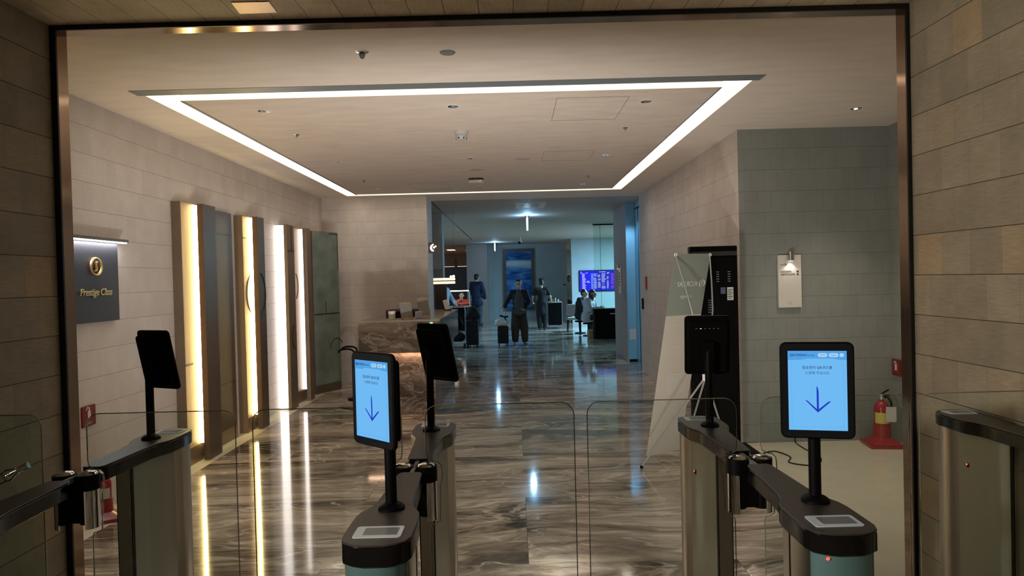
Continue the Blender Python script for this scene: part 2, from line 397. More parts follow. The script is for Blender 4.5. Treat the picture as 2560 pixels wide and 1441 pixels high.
M['shoe']=mat('dark_shoe',(.02,.02,.022),.5)
M['shoe_w']=mat('grey_shoe',(.25,.27,.29),.5)
M['bag_white']=mat('white_plastic_bag',(.55,.56,.56),.35)
M['basket']=mat('woven_basket',(.32,.24,.13),.7,bump=.6,bscale=60)
M['brown_wood']=mat('dark_brown_wood',(.06,.030,.020),.4,noise=.1)
M['counter_top']=mat('tan_counter_top',(.42,.34,.25),.35)
M['sea']=None
# ------------------------------------------------------------------ camera (eye height 1.65 m)
f=1700.0; p=atan(23.5/f); r=.025; yw=.0021
Rz=Matrix.Rotation(yw,3,'Z')
F=Rz@V((0,cos(p),-sin(p))); U0=Rz@V((0,sin(p),cos(p))); R0=Rz@V((1,0,0))
Rc=R0*cos(r)-U0*sin(r); Uc=U0*cos(r)+R0*sin(r)
cam=bpy.data.cameras.new('camera'); co=bpy.data.objects.new('camera',cam); COL.objects.link(co)
mw=Matrix((Rc,Uc,-F)).transposed().to_4x4(); mw.translation=V((0,0,1.65)); co.matrix_world=mw
cam.sensor_width=36; cam.lens=36*f/2560; cam.clip_end=200
S.camera=co
S.view_settings.view_transform='Standard'; S.view_settings.look='None'; S.view_settings.exposure=0; S.view_settings.gamma=1; S.view_settings.use_curve_mapping=False
w=bpy.data.worlds.new('world'); S.world=w; w.use_nodes=True; w.node_tree.nodes['Background'].inputs[0].default_value=(.02,.025,.03,1); w.node_tree.nodes['Background'].inputs[1].default_value=.3
S.cycles.use_denoising=True
S.cycles.use_adaptive_sampling=True; S.cycles.adaptive_threshold=.03; S.cycles.max_bounces=8; S.cycles.diffuse_bounces=4; S.cycles.glossy_bounces=4; S.cycles.transparent_max_bounces=16; S.cycles.sample_clamp_indirect=6
S.cycles.caustics_reflective=False; S.cycles.caustics_refractive=False

# ------------------------------------------------------------------ the setting
C=3.03; YP0,YP1=3.55,3.63                      # hall ceiling; the portal between entrance and hall
XL,XR=-3.09,2.19                               # hall side walls
YB=11.09; YA=6.57; XA=3.64                     # desk wall, alcove wall, alcove side wall
struct('floor',MB().box(-2.86,1.86,-4,7.0,-.1,0).box(-2.86,2.6,7.0,11.2,-.1,0).box(-6.6,7.2,11.2,40,-.1,0),M['marble'])
struct('floor_border_left',MB().box(-3.3,-2.86,-4,11.2,-.1,0),M['beige_floor'])
struct('floor_alcove',MB().box(1.86,3.9,-4,7.0,-.1,0),M['beige_floor'])
struct('wall_left',MB().box(XL-.15,XL,YP1,YB+.15,0,C+.3),M['hall_yz'])
struct('wall_back',MB().box(XL,-1.385,YB,YB+.7,0,C+.3),M['hall_xz'])
struct('wall_right',MB().box(XR,XR+.10,YA+.0006,11.72,0,C+.3),M['hall_yz'])
struct('wall_alcove',MB().box(XR+.10,XA,YA,YA+.15,0,C+.3).box(XR+.0005,XR+.10,YA,YA+.0005,0,C+.3),M['alcove_xz'])
struct('wall_alcove_side',MB().box(XA,XA+.15,YP1,YA+.15,0,C+.3),M['alcove_yz'])
struct('wall_portal_left',MB().box(XL-.15,-2.376,YP0,YP1,0,C+.3),M['hall_xz'])
struct('wall_portal_right',MB().box(2.085,XA+.15,YP0,YP1,0,C+.3),M['hall_xz'])
struct('wall_entrance_left',MB().box(-2.52,-2.374,-4,YP0,0,3.2),M['near_yz'])
struct('wall_entrance_right',MB().box(2.083,2.23,-4,YP0,0,3.2),M['near_yz'])
struct('wall_entrance_rear',MB().box(-2.52,2.23,-4.15,-4,0,3.2),M['near_yz'])
struct('ceiling_entrance',MB().box(-2.52,2.23,-4,YP0,3.023,3.18),M['near_xy'])
# portal frame: a black front bead and a polished bronze reveal
fx0,fx1,ft=-2.342,2.063,2.997
struct('trim_1',MB().box(-2.374,fx0,YP0-.012,YP0,0,3.023).box(fx1,2.083,YP0-.012,YP0,0,3.023).box(fx0,fx1,YP0-.012,YP0,ft,3.023),M['frame_black'])
struct('trim_2',MB().box(-2.374,fx0,YP0,YP1,0,C).box(fx1,2.083,YP0,YP1,0,C).box(fx0,fx1,YP0,YP1,ft,C+.1),M['bronze'])
# hall ceiling with the lit slot round a centre panel
ox0,ox1,oy0,oy1=-2.615,1.755,4.89,10.86        # slot, outer edge
ix0,ix1,iy0,iy1=-2.44,1.585,5.065,10.70        # centre panel
struct('ceiling',MB().box(XL,XA,YP1,oy0,C,C+.12).box(XL,XA,oy1,11.8,C,C+.12).box(XL,ox0,oy0,oy1,C,C+.12).box(ox1,XA,oy0,oy1,C,C+.12),M['plaster'])
struct('ceiling_panel',MB().box(ix0,ix1,iy0,iy1,C,C+.10),M['plaster_panel'])
struct('ceiling_lounge',MB().box(-6.6,7.2,11.8,40,C,C+.12),M['plaster_lounge'])
cl=struct('trim_3',MB().box(ox0-.002,ox0+.002,oy0,oy1,C+.001,C+.12).box(ox1-.002,ox1+.002,oy0,oy1,C+.001,C+.12).box(ox0,ox1,oy1-.002,oy1+.002,C+.001,C+.12)
   .box(ix0-.004,ix1+.004,iy0-.004,iy0,C+.001,C+.10),M['cove_white'])
struct('trim_4',MB().box(-2.66,1.80,oy0-.125,oy0+.004,C-.003,C+.0).box(ix0-.0,ix0+.022,iy0,iy1,C-.004,C).box(ix1-.012,ix1,iy0,iy1,C-.003,C),M['trim_grey'])
cs=thing('cove_light','warm white light strip hidden in the rectangular slot of the ceiling','ceiling light',(0,0,C+.105))
obj('diffuser',MB().box(ox0+.003,ox1-.003,oy0,iy0-.005,0,.01).box(ox0+.003,ox1-.003,iy1+.003,oy1-.003,0,.01).box(ox0+.003,ix0-.002,iy0-.005,iy1+.003,0,.01).box(ix1+.002,ox1-.003,iy0-.005,iy1+.003,0,.01),M['led_cove'],cs)
# access hatches: thin outlines in the panel
def hatch(x0,x1,y0,y1):
    m=MB(); t=.0025
    m.box(x0,x1,y0,y0+t,C-.0012,C).box(x0,x1,y1-t,y1,C-.0012,C).box(x0,x0+t,y0,y1,C-.0012,C).box(x1-t,x1,y0,y1,C-.0012,C)
    return m
struct('trim_5',hatch(.37,.93,5.25,6.0),M['inlay']); struct('trim_5.001',hatch(.37,.93,7.45,8.05),M['inlay']); struct('trim_5.002',hatch(-1.45,-.9,9.6,10.3),M['inlay'])
# lounge shell
lw,lg=M['lounge_wall'],M['lounge_grey']
struct('wall_lounge_left',MB().box(-6.6,-1.45,14.1,14.45,0,C),lw)
struct('wall_lounge_outer_left',MB().box(-6.75,-6.6,11.79,40,0,C+.1),lg)
struct('wall_lounge_front_left',MB().box(-6.6,XL,11.79,11.9,0,C),lg)
struct('wall_lounge_far_left',MB().box(-6.6,-1.83,36,36.2,0,C),lg)
struct('wall_lounge_far',MB().box(-1.0,2.17,27.4,27.7,0,C),lw)
struct('wall_lounge_pier',MB().box(-1.83,-1.0,26.9,36,0,C),lg)
struct('wall_lounge_screen',MB().box(2.1,7.2,24.4,24.7,0,C),lw)
struct('wall_lounge_right',MB().box(7.2,7.35,14.6,40,0,C+.1),lw)
struct('wall_lounge_stub',MB().box(2.17,2.62,13.02,14.6,0,C),lg)
struct('wall_lounge_stub_back',MB().box(2.62,7.2,14.45,14.6,0,C),lg)
struct('wall_lounge_bay',MB().box(2.2,7.2,36,36.2,0,C),lw)
# steel-lined doorway recess in the right wall
struct('door_1',MB().box(2.17,2.335,13.0,13.019,0,C),M['steel_lit_blue'])
struct('door_2',MB().box(2.335,2.36,12.66,13.0,0,2.9).box(2.345,2.37,12.30,12.65,0,2.9).box(2.34,2.36,11.72,12.29,0,C).box(2.335,2.37,11.72,13.0,2.93,C),M['steel_lit_blue'])
struct('trim_6',MB().box(2.338,2.352,12.65,12.66,0,2.93).box(2.19,2.35,12.985,12.999,0,.05),M['black'])
# air slot along the lounge ceiling
tag(obj('air_slot',MB().box(-1.415,-1.385,11.85,23.7,C-.004,C),M['inlay']),'long black air slot running back along the lounge ceiling','air vent')
v=thing('air_vent','small grey vent of dark slats in the lounge ceiling before the first pendant','air vent',(.36,12.9,C))
obj('frame',MB().box(-.28,.28,-.5,.5,-.004,0),M['plaster'],v)
for k in range(4): obj('slat',MB().box(-.16,.16,-.36+.2*k,-.32+.2*k,-.007,-.004),M['inlay'],v)
# ------------------------------------------------------------------ light fins along the left wall
HT=2.43
def tubeY(path,r,m,name,parent): return obj(name,MB().tube(path,r,6),m,parent)
def fin(label,xb,xf,y0,y1,m_front,facing=None,led=None,plinth=.13,inlays=()):
    t=thing('wall_fin',label,'wall panel',((xb+xf)/2,(y0+y1)/2,0),0,'fins along the left wall')
    ox,oy=(xb+xf)/2,(y0+y1)/2
    obj('body',MB().box(xb-ox,xf-ox,y0-oy,y1-oy,0,HT),m_front,t,False)
    xx=xf-ox
    if facing: obj('facing',MB().box(xx,xx+.004,y0-oy+.012,y1-oy,plinth,HT-.004),facing,t,False)
    if plinth: obj('plinth',MB().box(xx,xx+.006,y0-oy,y1-oy,0,plinth),M['plinth'],t,False)
    if led: obj('light_strip',MB().box(led[2]-ox,led[3]-ox,led[0]-oy,led[1]-oy,led[4],HT-.012),led[5],t,False)
    for kind,a in inlays:
        if kind=='h': obj('inlay',MB().box(xx+.004,xx+.007,a[0]-oy,a[1]-oy,a[2]-.008,a[2]+.008),M['inlay'],t,False)
        if kind=='v': obj('inlay',MB().box(xx+.004,xx+.007,a[0]-oy-.006,a[0]-oy+.006,a[1],a[2]),M['inlay'],t,False)
        if kind=='c':
            cy,cz,rr,a0,a1=a
            pts=[(xx+.005,cy-oy+rr*.8*cos(rad(a0+(a1-a0)*k/16)),cz+rr*sin(rad(a0+(a1-a0)*k/16))) for k in range(17)]
            obj('inlay',MB().tube(pts,.006,6),M['inlay'],t)
    return t
by=M['led_yellow']; bw=M['led_white']
fin('wood-faced fin with a yellow light strip, nearest the entrance on the left wall',XL+.001,-3.008,6.17,6.72,M['bronze_light'],M['wood'],None,.16,[('h',(6.18,6.33,.93))])
fin('bare dark bronze fin standing in front of the nearest wood-faced fin',-2.972,-2.918,6.43,6.70,M['bronze_dark'],None,(6.437,6.447,-3.0025,-2.9725,.165,by),0)
fin('flat dark brown fin with a thin line inlay, between the two yellow-lit fins',XL+.001,-3.045,6.74,7.38,M['bronze_dark'],M['bronze_dark'],None,.14,[('h',(6.9,7.37,2.19)),('h',(6.9,7.37,.62))])
fin('wood-faced fin with a curved inlay and the second yellow light strip',XL+.001,-3.0,7.555,8.0,M['bronze_light'],M['wood'],None,.16,[('h',(7.56,7.9,2.18)),('c',(7.83,1.55,.24,95,265))])
fin('bare dark bronze fin standing in front of the second yellow-lit fin',-2.962,-2.905,7.76,7.97,M['bronze_dark'],None,(7.768,7.778,-2.995,-2.9625,.165,by),0,[('c',(7.76,1.55,.24,-75,75))])
s6=fin('bronze fin beside the bare tiled wall, edged with white light',-2.972,-2.93,8.85,9.13,M['bronze_light'],None,None,0,[('h',(8.86,9.12,2.09)),('v',(9.02,2.09,2.42)),('c',(9.12,.95,.2,130,235))])
obj('light_strip',MB().box(-.135,-.0215,-.125,-.115,.02,HT-.01),bw,s6,False)
fin('wood-faced fin with a white light strip, second from the green panel',XL+.001,-3.0,9.16,9.78,M['bronze_light'],M['wood'],None,.16,[('c',(9.3,1.62,.2,-60,60))])
fin('narrow bronze fin standing next to the green marble panel',-2.94,-2.885,9.54,9.73,M['bronze_light'],None,(9.548,9.558,-2.9945,-2.9405,.165,bw),0)
t=thing('wall_fin','angled green marble panel with black arc inlay beside the desk wall','wall panel',(-2.965,10.06,0),-atan(.25/.49),'fins along the left wall')
L=.55
obj('body',MB().box(-.03,0,0,L,0,HT),M['bronze_dark'],t,False)
obj('facing',MB().box(0,.005,.005,L,.13,HT-.003),M['green_marble'],t,False)
obj('plinth',MB().box(0,.006,0,L,0,.13),M['bronze_dark'],t,False)
obj('inlay',MB().box(.005,.008,.01,L,1.18,1.195),M['inlay'],t,False)
obj('inlay',MB().box(.005,.008,.25,.26,1.195,1.37),M['inlay'],t,False)
obj('inlay',MB().box(.005,.008,L-.012,L,1.85,2.40).box(.005,.008,.36,L,2.395,2.41),M['inlay'],t,False)
obj('inlay',MB().tube([(.006,.47+.15*cos(rad(a)),.63+.17*sin(rad(a))) for a in range(30,186,12)],.007,6),M['inlay'],t)

# ------------------------------------------------------------------ class sign on the left wall
def logo(parent,r,tr,m,loc,rot,name='emblem'):
    mb=MB()
    arc=lambda a0,a1,rr,n=16: [(rr*cos(rad(a0+(a1-a0)*k/n)),rr*sin(rad(a0+(a1-a0)*k/n)),0) for k in range(n+1)]
    taper=lambda n: [tr*(.35+.65*sin(pi*min(1,max(0,k/n)))) for k in range(n+1)]
    mb.tube(arc(62,258,r),taper(16),7); mb.tube(arc(242,438,r),taper(16),7)
    sc=[]
    for k in range(17):
        t=-1+2*k/16; x,y=.30*r*sin(pi*t),-.66*r*t; ca,sa=cos(rad(-38)),sin(rad(-38))
        sc.append((x*ca-y*sa,x*sa+y*ca,0))
    mb.tube(sc,taper(16),7)
    return obj(name,mb,m,parent,True,loc,rot)
RXP=(pi/2,0,pi/2)                               # text that reads on a face turned to +x
sg=thing('class_sign','dark slate wall sign with gold emblem and lettering under a light bar','sign',(XL+.02,4.955,1.70))
obj('board',MB().box(-.018,.02,-.295,.295,-.293,.297),M['sign_dark'],sg,False)
lb=obj('light_bar',MB().box(-.018,.075,-.33,.355,.305,.327),M['bronze_light'],sg,False)
obj('lamp',MB().box(.035,.068,-.32,.345,.297,.305),M['led_cool'],lb,False)
logo(sg,.062,.010,M['gold'],(.032,0,.115),RXP)
text('lettering','Prestige Class',.072,M['gold'],sg,(.026,.0,-.075),RXP,.004,shear=.35,bold=.0006,sp=.95)

# ------------------------------------------------------------------ fire extinguishers and their signs
def extinguisher(label,loc,rz,cone=True):
    t=thing('fire_extinguisher',label,'fire extinguisher',loc,rz,'red fire extinguishers on floor stands')
    b=[(.115,0)]
    st=MB().prism(rrect(.30,.30,.02,3),0,.03,.004)
    st.prism(rrect(.30,.30,.02,3),.03,.031)
    vs=[];n=24
    # sloping skirt up to a round collar
    prof=[]
    sq=rrect(.29,.29,.03,5); ci=[(.078*cos(pi/2*(i//6)+pi/2*(i%6)/5*1+0),.078*sin(pi/2*(i//6)+pi/2*(i%6)/5)) for i in range(24)]
    vs=[(x,y,.03) for x,y in sq]+[(x,y,.085) for x,y in ci]+[(x*.97,y*.97,.20) for x,y in ci]
    fs=[(i,(i+1)%n,n+(i+1)%n,n+i) for i in range(n)]+[(n+i,n+(i+1)%n,2*n+(i+1)%n,2*n+i) for i in range(n)]+[tuple(2*n+i for i in range(n))]
    st.add(vs,fs)
    sd=obj('stand',st,M['red'],t)
    if not cone: text('lettering','소화기',.05,M['yellow_label'],sd,(0,-.118,.05),(rad(25),0,0),.0008)
    obj('cylinder',MB().lathe([(.0,.07),(.066,.07),(.066,.345),(.062,.375),(.045,.405),(.02,.42),(.018,.44),(0,.44)],seg=28),M['red'],t)
    lbn=MB();
    vs=[];fs=[]
    for k in range(13):
        a=rad(-165+k*10)
        vs+= [(.0668*cos(a),.0668*sin(a),.215),(.0668*cos(a),.0668*sin(a),.315)]
    for k in range(12): fs.append((2*k,2*k+2,2*k+3,2*k+1))
    obj('label_band',MB().add(vs,fs),M['yellow_label'] if cone else M['label_white'],t)
    hd=obj('valve',MB().lathe([(0,.435),(.02,.435),(.02,.47),(.012,.48),(0,.48)],seg=14),M['chrome'],t)
    obj('lever',MB().tube([(-.01,0,.475),(.02,-.01,.50),(.06,-.015,.525)],.007,7).tube([(-.01,0,.468),(.03,-.005,.47),(.065,-.01,.475)],.006,7),M['black'],t)
    if cone: obj('hose',MB().tube([(.02,0,.455),(.06,.0,.45),(.085,.0,.40),(.086,0,.30),(.085,0,.22)],.010,8),M['black'],t)
    if cone: obj('record_card',MB().prism(rrect(.09,.12,.006,3,.055,.295),.070,.074,0,XZ).box(.01,.10,-.075,-.0735,.355,.375),M['label_white'],t)
    return t
extinguisher('red fire extinguisher on a stand by the left wall, seen through the gate glass',(-2.955,4.83,0),rad(30),False).scale=(.70,.70,.74)
extinguisher('red fire extinguisher with yellow label in the corner of the alcove',(3.42,6.36,0),rad(-8),True)
def icon_ext(parent,M4,m):
    mb=MB().prism(rrect(.034,.062,.012,4,0,-.004),0,.0012,0,M4).box(-.008,.008,.029,.043,0,.0012,M4).tube([M4@V(q) for q in ((.004,.045,.001),(-.022,.052,.001),(-.034,.03,.001))],.004,5)
    obj('symbol',mb,m,parent)
es=tag(obj('extinguisher_sign',MB().box(-.006,.006,-.075,.075,-.073,.073),M['red_sign'],None,False,(XL+.008,4.878,.738)),'small red square sign with white extinguisher symbol on the left wall','sign')
icon_ext(es,Matrix.Translation((.006,.0,.012))@Matrix.Rotation(pi/2,4,'Z')@Matrix.Rotation(pi/2,4,'X'),M['label_white'])
text('lettering','소화기',.022,M['label_white'],es,(.0065,0,-.052),RXP,.0006)
e2=thing('extinguisher_sign','small dark red framed sign with symbol on the alcove side wall','sign',(XA-.011,6.46,.712))
obj('frame',MB().box(-.01,.01,-.075,.075,-.076,.076),M['red_sign'],e2,False)
pl=obj('plate',MB().box(-.013,-.010,-.055,.055,-.056,.056),mat('red_sign_plate',(.20,.03,.02),.4),e2,False)
icon_ext(pl,Matrix.Translation((-.013,.0,.008))@Matrix.Rotation(-pi/2,4,'Z')@Matrix.Rotation(pi/2,4,'X'),M['label_white'])

# ------------------------------------------------------------------ lit wall signs (alcove, and one on the lounge stub wall)
def wall_sign(label,loc,rz,h=.505,wd=.222,full=True,es=1.0):
    t=thing('direction_sign',label,'sign',loc,rz,'white lit direction signs')
    obj('board',MB().prism(rrect(wd,h,.004,2),0,.024,.002,XZ@Matrix.Translation((0,0,0))),M['white_board'],t,loc=(0,-.003,0))
    lp=obj('lamp',MB().cyl((0,-.055,h/2-.055),(0,-.055,h/2+.03),.026,seg=20).box(-.008,.008,-.055,0,h/2+.006,h/2+.02),M['steel'],t)
    obj('bulb',MB().cyl((0,-.055,h/2-.058),(0,-.055,h/2-.0555),.021,seg=18),emit('sign_bulb',(1,.9,.75),2.5),lp)
    y=-.0285; R=(pi/2,0,0)
    if full:
        obj('arrow',MB().prism([(-.09,.158),(-.035,.158),(-.035,.1615),(-.09,.1615)],0,.001,0,XZ).prism([(-.052,.143),(-.048,.143),(-.026,.160),(-.048,.177),(-.052,.177),(-.033,.160)],0,.001,0,XZ),M['ink'],t,False,(0,y+.001,0))
        text('lettering','LOCKERS',.024,M['ink'],t,(-.088,y,.093),R,.0005,'LEFT'); text('lettering','RESTROOMS',.024,M['ink'],t,(-.088,y,.066),R,.0005,'LEFT')
        obj('pictogram',MB().box(.065,.082,-.0006,.0006,.086,.101),M['ink'],t,False,(0,y,0))
        obj('pictogram',MB().box(.064,.072,-.0006,.0006,.058,.071).box(.075,.083,-.0006,.0006,.058,.071).ell((.068,0,.0755),.003,.0008,.003,8,6).ell((.079,0,.0755),.003,.0008,.003,8,6),M['ink'],t,False,(0,y,0))
        logo(t,.017,.0026,M['white'],(0,y-.0005,-.20),R)
    else:
        for k in range(5): obj('pictogram',MB().box(-.07,.07,-.0006,.0006,.12-.06*k,.15-.06*k),M['ink'],t,False,(0,y,0))
    return t
def spot(name,loc,e,col,angle,blend,target=None,size=.03):
    l=bpy.data.lights.new(name,'SPOT'); l.energy=e; l.color=col; l.spot_size=rad(angle); l.spot_blend=blend; l.shadow_soft_size=size
    o=bpy.data.objects.new(name,l); COL.objects.link(o); o.location=loc
    d=V(target)-V(loc) if target else V((0,0,-1)); o.rotation_euler=d.to_track_quat('-Z','Y').to_euler(); return o
def area(name,loc,e,col,sx,sy,target=None):
    l=bpy.data.lights.new(name,'AREA'); l.energy=e; l.color=col; l.shape='RECTANGLE'; l.size=sx; l.size_y=sy
    o=bpy.data.objects.new(name,l); COL.objects.link(o); o.location=loc
    d=V(target)-V(loc) if target else V((0,0,-1)); o.rotation_euler=d.to_track_quat('-Z','Y').to_euler(); return o
def point(name,loc,e,col,size=.05):
    l=bpy.data.lights.new(name,'POINT'); l.energy=e; l.color=col; l.shadow_soft_size=size
    o=bpy.data.objects.new(name,l); COL.objects.link(o); o.location=loc; return o
wall_sign('white board with arrow, LOCKERS and RESTROOMS under a small steel lamp in the alcove',(2.66,YA-.001,1.558),0)
spot('alcove_sign_light',(2.66,YA-.057,1.74),0.9,(1,.9,.75),120,.6,(2.66,YA-.045,1.3),.015)
wall_sign('thin lit sign seen edge-on on the grey lounge wall by the steel doorway',(2.169,13.72,1.57),rad(-90),.56,.25,False)
spot('stub_sign_light',(2.11,13.72,1.80),1.0,(1,.85,.65),120,.6,(2.13,13.72,1.3),.015)

area('class_sign_light',(XL+.066,4.967,1.994),2.2,(.93,.96,1.0),.62,.02,(XL+.045,4.967,1.0))
# ------------------------------------------------------------------ speed gates
YG=2.39
def cover_poly(y_tip,y_end,far):
    """outline of one half cover, gate-local; far=False is the half nearer the entrance (drawn towards -y)"""
    s=[(.030,.085),(.040,.10),(.045,.20),(.051,.33),(.055,.395),(.062,.435),(.084,.485),(.089,.52),(.090,.56),(.090,.665),(.080,.695),(.055,.713),(.028,.722)]
    pts=[(x,-y) for x,y in s]+[(-x,-y) for x,y in reversed(s)]
    if far: pts=[(x,-y) for x,y in pts]
    return pts
def body_poly(a,b,far,ins=.007):
    s=[(.030,.20),(.033,.29),(.040,.40),(.056,.52),(.062,.575),(.082,.60),(.089,.625),(.090,.665),(.080,.695),(.055,.713),(.028,.722)] if far else [(.060,.44),(.086,.49),(.089,.52),(.090,.56),(.090,.665),(.080,.695),(.055,.713),(.028,.722)]
    def wat(y):
        for (x0,y0),(x1,y1) in zip(s,s[1:]):
            if y0<=y<=y1: return x0+(x1-x0)*(y-y0)/(y1-y0)
        return s[-1][0]
    r=[(wat(a),a)]+[q for q in s if a<q[1]<b]
    if b<.72: r.append((wat(b),b))
    r=[(x-ins,y-(ins if y>.69 else 0)) for x,y in r]
    pts=[(x,-y) for x,y in r]+[(-x,-y) for x,y in reversed(r)]
    if far: pts=[(x,-y) for x,y in pts]
    return pts
def strip_along(y0,y1,far,side,z0,z1,proud):
    """a sheet following the body side between two stations"""
    s=body_poly(y0,y1,far); n=len(s)//2
    h=s[:n] if side>0 else s[n:]
    out=[(x+proud*(1 if side>0 else -1),y) for x,y in h]
    return MB().prism(h+out[::-1],z0,z1)
def flap(parent,side,length=.525):
    d0=.042
    pts=[(0,.16)]; 
    o=[(.010,.15),(length-.02,.15),(length,.17),(length,1.165)]
    for k in range(1,6):
        a=pi/2*k/5; o.append((length-.045+.045*cos(a),1.165+.045*sin(a)))
    o+= [(.045-.045*sin(pi/2*k/5),1.165+.045*cos(pi/2*k/5)) for k in range(0,6)]
    o+= [(0,1.045),(.004,1.025),(.020,1.014),(.040,1.010),(.052,.998),(.055,.975),(.055,.955),(.048,.93),(.044,.80),(.030,.792),(.014,.788),(.010,.775)]
    o=[(side*(d0+x),z) for x,z in o]
    g=obj('glass_flap',MB().prism(o,-.005,.005,0,XZ),M['glass'],parent,False)
    obj('edge',MB().tube([(x,0,z) for x,z in o],.0018,6,True),M['glass_edge'],g)
    return g
def gate(x,label,left,right,sticker=False,near=True):
    t=thing('speed_gate',label,'speed gate',(x,YG,0),0,'speed gates across the lounge entrance')
    for far in (False,True):
        if not far and not near: pass
        c=obj('top_cover',MB().prism(cover_poly(0,0,far),.994,1.0,.0015),M['gate_top'],t)
        obj('side_band',MB().prism(cover_poly(0,0,far),.943,.9935,.003),M['gate_band'],t)
        yc=(.655 if far else -.635)
        sw=obj('scanner_window',MB().prism(rrect(.124,.078,.008,3,0,yc),1.0,1.0022),M['scan'],c)
        obj('scanner_glass',MB().prism(rrect(.088,.050,.004,3,0.006,yc),1.0022,1.0030),M['scan_dark'],c)
        a,b=(.285,.73) if far else (.50,.73)
        cb=obj('cabinet',MB().prism(body_poly(a,b,far),.0,.9425),M['steel'],t)
        for sd in (-1,1):
            if far:
                obj('side_panel',strip_along(.302,.572,far,sd,.02,.941,.0035),M['gate_panel'],cb,False)
                obj('gasket',strip_along(.2855,.2995,far,sd,.0,.942,.004),M['black'],cb,False)
                if sd<0: obj('indicator',MB().ell((sd*.054,.52,.80),.005,.007,.010,10,8),M['black'],cb)
                if sd<0: obj('indicator',MB().ell((sd*.0575,.52,.804),.0032,.0045,.0045,8,6),M['red_led'],cb)
            else:
                obj('gasket',strip_along(.55,.555,far,sd,.0,.942,.0015),M['black'],cb,False)
        if not far:
            pol=[(x,y-.0025) for x,y in [(.079,-.672),(.073,-.688),(.050,-.706),(.022,-.7155),(-.022,-.7155),(-.050,-.706),(-.073,-.688),(-.079,-.672)]]
            inn=[(x*.98,y+.008) for x,y in pol]
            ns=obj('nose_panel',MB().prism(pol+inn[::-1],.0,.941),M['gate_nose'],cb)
            if sticker:
                obj('sticker',MB().box(-.047,.047,-.7212,-.713,.862,.888),mat('sticker_grey',(.22,.30,.31),.5),cb,False)
                text('lettering','KOREAN AIR',.0112,M['ink'],cb,(.0085,-.7215,.875),(pi/2,0,0),.0002)
                logo(cb,.0050,.0007,M['ink'],(-.0375,-.7213,.875),(pi/2,0,0))
            if x>.5 and sticker: obj('indicator',MB().ell((-.052,-.712,.935),.005,.003,.0035,8,6),M['red_led'],cb)
    obj('link_bar',MB().box(-.007,.007,-.10,.10,.975,.994),M['trim_grey'],t,False)
    for sd in (-1,1):
        hp=obj('hinge_post',MB().lathe([(0,.825),(.030,.825),(.030,.945),(.038,.946),(.038,.998),(0,.998)],(sd*.042,0,0),28).box(min(0,sd*.04),max(0,sd*.04),-.024,.024,.83,.99),M['black'],t)
        vs=[];fs=[];n=12
        for k in range(n+1):
            a=rad(-84+150*k/n) if sd>0 else rad(180-66+150*k/n)
            for rr in (.0345,.030):
                for z in (.81,.944): vs.append((sd*.042+rr*cos(a),rr*sin(a),z))
        for k in range(n):
            b=4*k; fs+= [(b,b+4,b+5,b+1),(b+2,b+3,b+7,b+6),(b,b+2,b+6,b+4),(b+1,b+5,b+7,b+3)]
        fs+=[(0,1,3,2),(4*n,4*n+2,4*n+3,4*n+1)]
        obj('chrome_sleeve',MB().add(vs,fs),M['chrome'],hp)
        obj('post_cap',MB().lathe([(.030,.998),(.026,1.004),(.014,1.008),(0,1.009)],(sd*.042,0,0),22),M['chrome'],hp)
    if left: flap(t,-1)
    if right: flap(t,1)
    return t
gate(-1.56,'speed gate with glass flap, leftmost, beside the left edge of the portal',False,True)
gate(-.365,'speed gate in the centre, carrying the tablet that is turned to the left',True,True,True)
gate(.815,'speed gate right of centre, second from the right wall',True,True,True)
gate(1.983,'speed gate tight against the right entrance wall, without a tablet',True,False)
# fixed pane between the left gate and the entrance wall
pn=thing('glass_screen','fixed glass pane with chrome clamp between left wall and leftmost gate','glass screen',(-2.0,2.40,0))
o=[(-.372,.0),(.315,.0),(.315,1.165)]+[(.27+.045*cos(pi/2*k/5),1.165+.045*sin(pi/2*k/5)) for k in range(1,6)]+[(-.372,1.21)]
pg=obj('pane',MB().prism(o,-.005,.005,0,XZ),M['glass_green'],pn,False)
obj('edge',MB().tube([(x,0,z) for x,z in o[:-1]]+[(-.37,0,1.21)],.0024,6),M['glass_edge'],pg)
cl=obj('clamp',MB().cyl((.17,-.035,.985),(.215,-.03,1.005),.018).cyl((.215,-.03,1.005),(.24,-.022,1.02),.022,.010).cyl((.24,-.022,1.02),(.275,-.014,1.035),.008,.012).ell((.215,-.03,1.005),.021,.021,.021),M['chrome'],pn)
obj('bolt',MB().cyl((.19,-.03,.992),(.19,.008,.992),.007,seg=10).cyl((.235,-.024,1.013),(.235,.008,1.013),.006,seg=10),M['chrome'],cl)

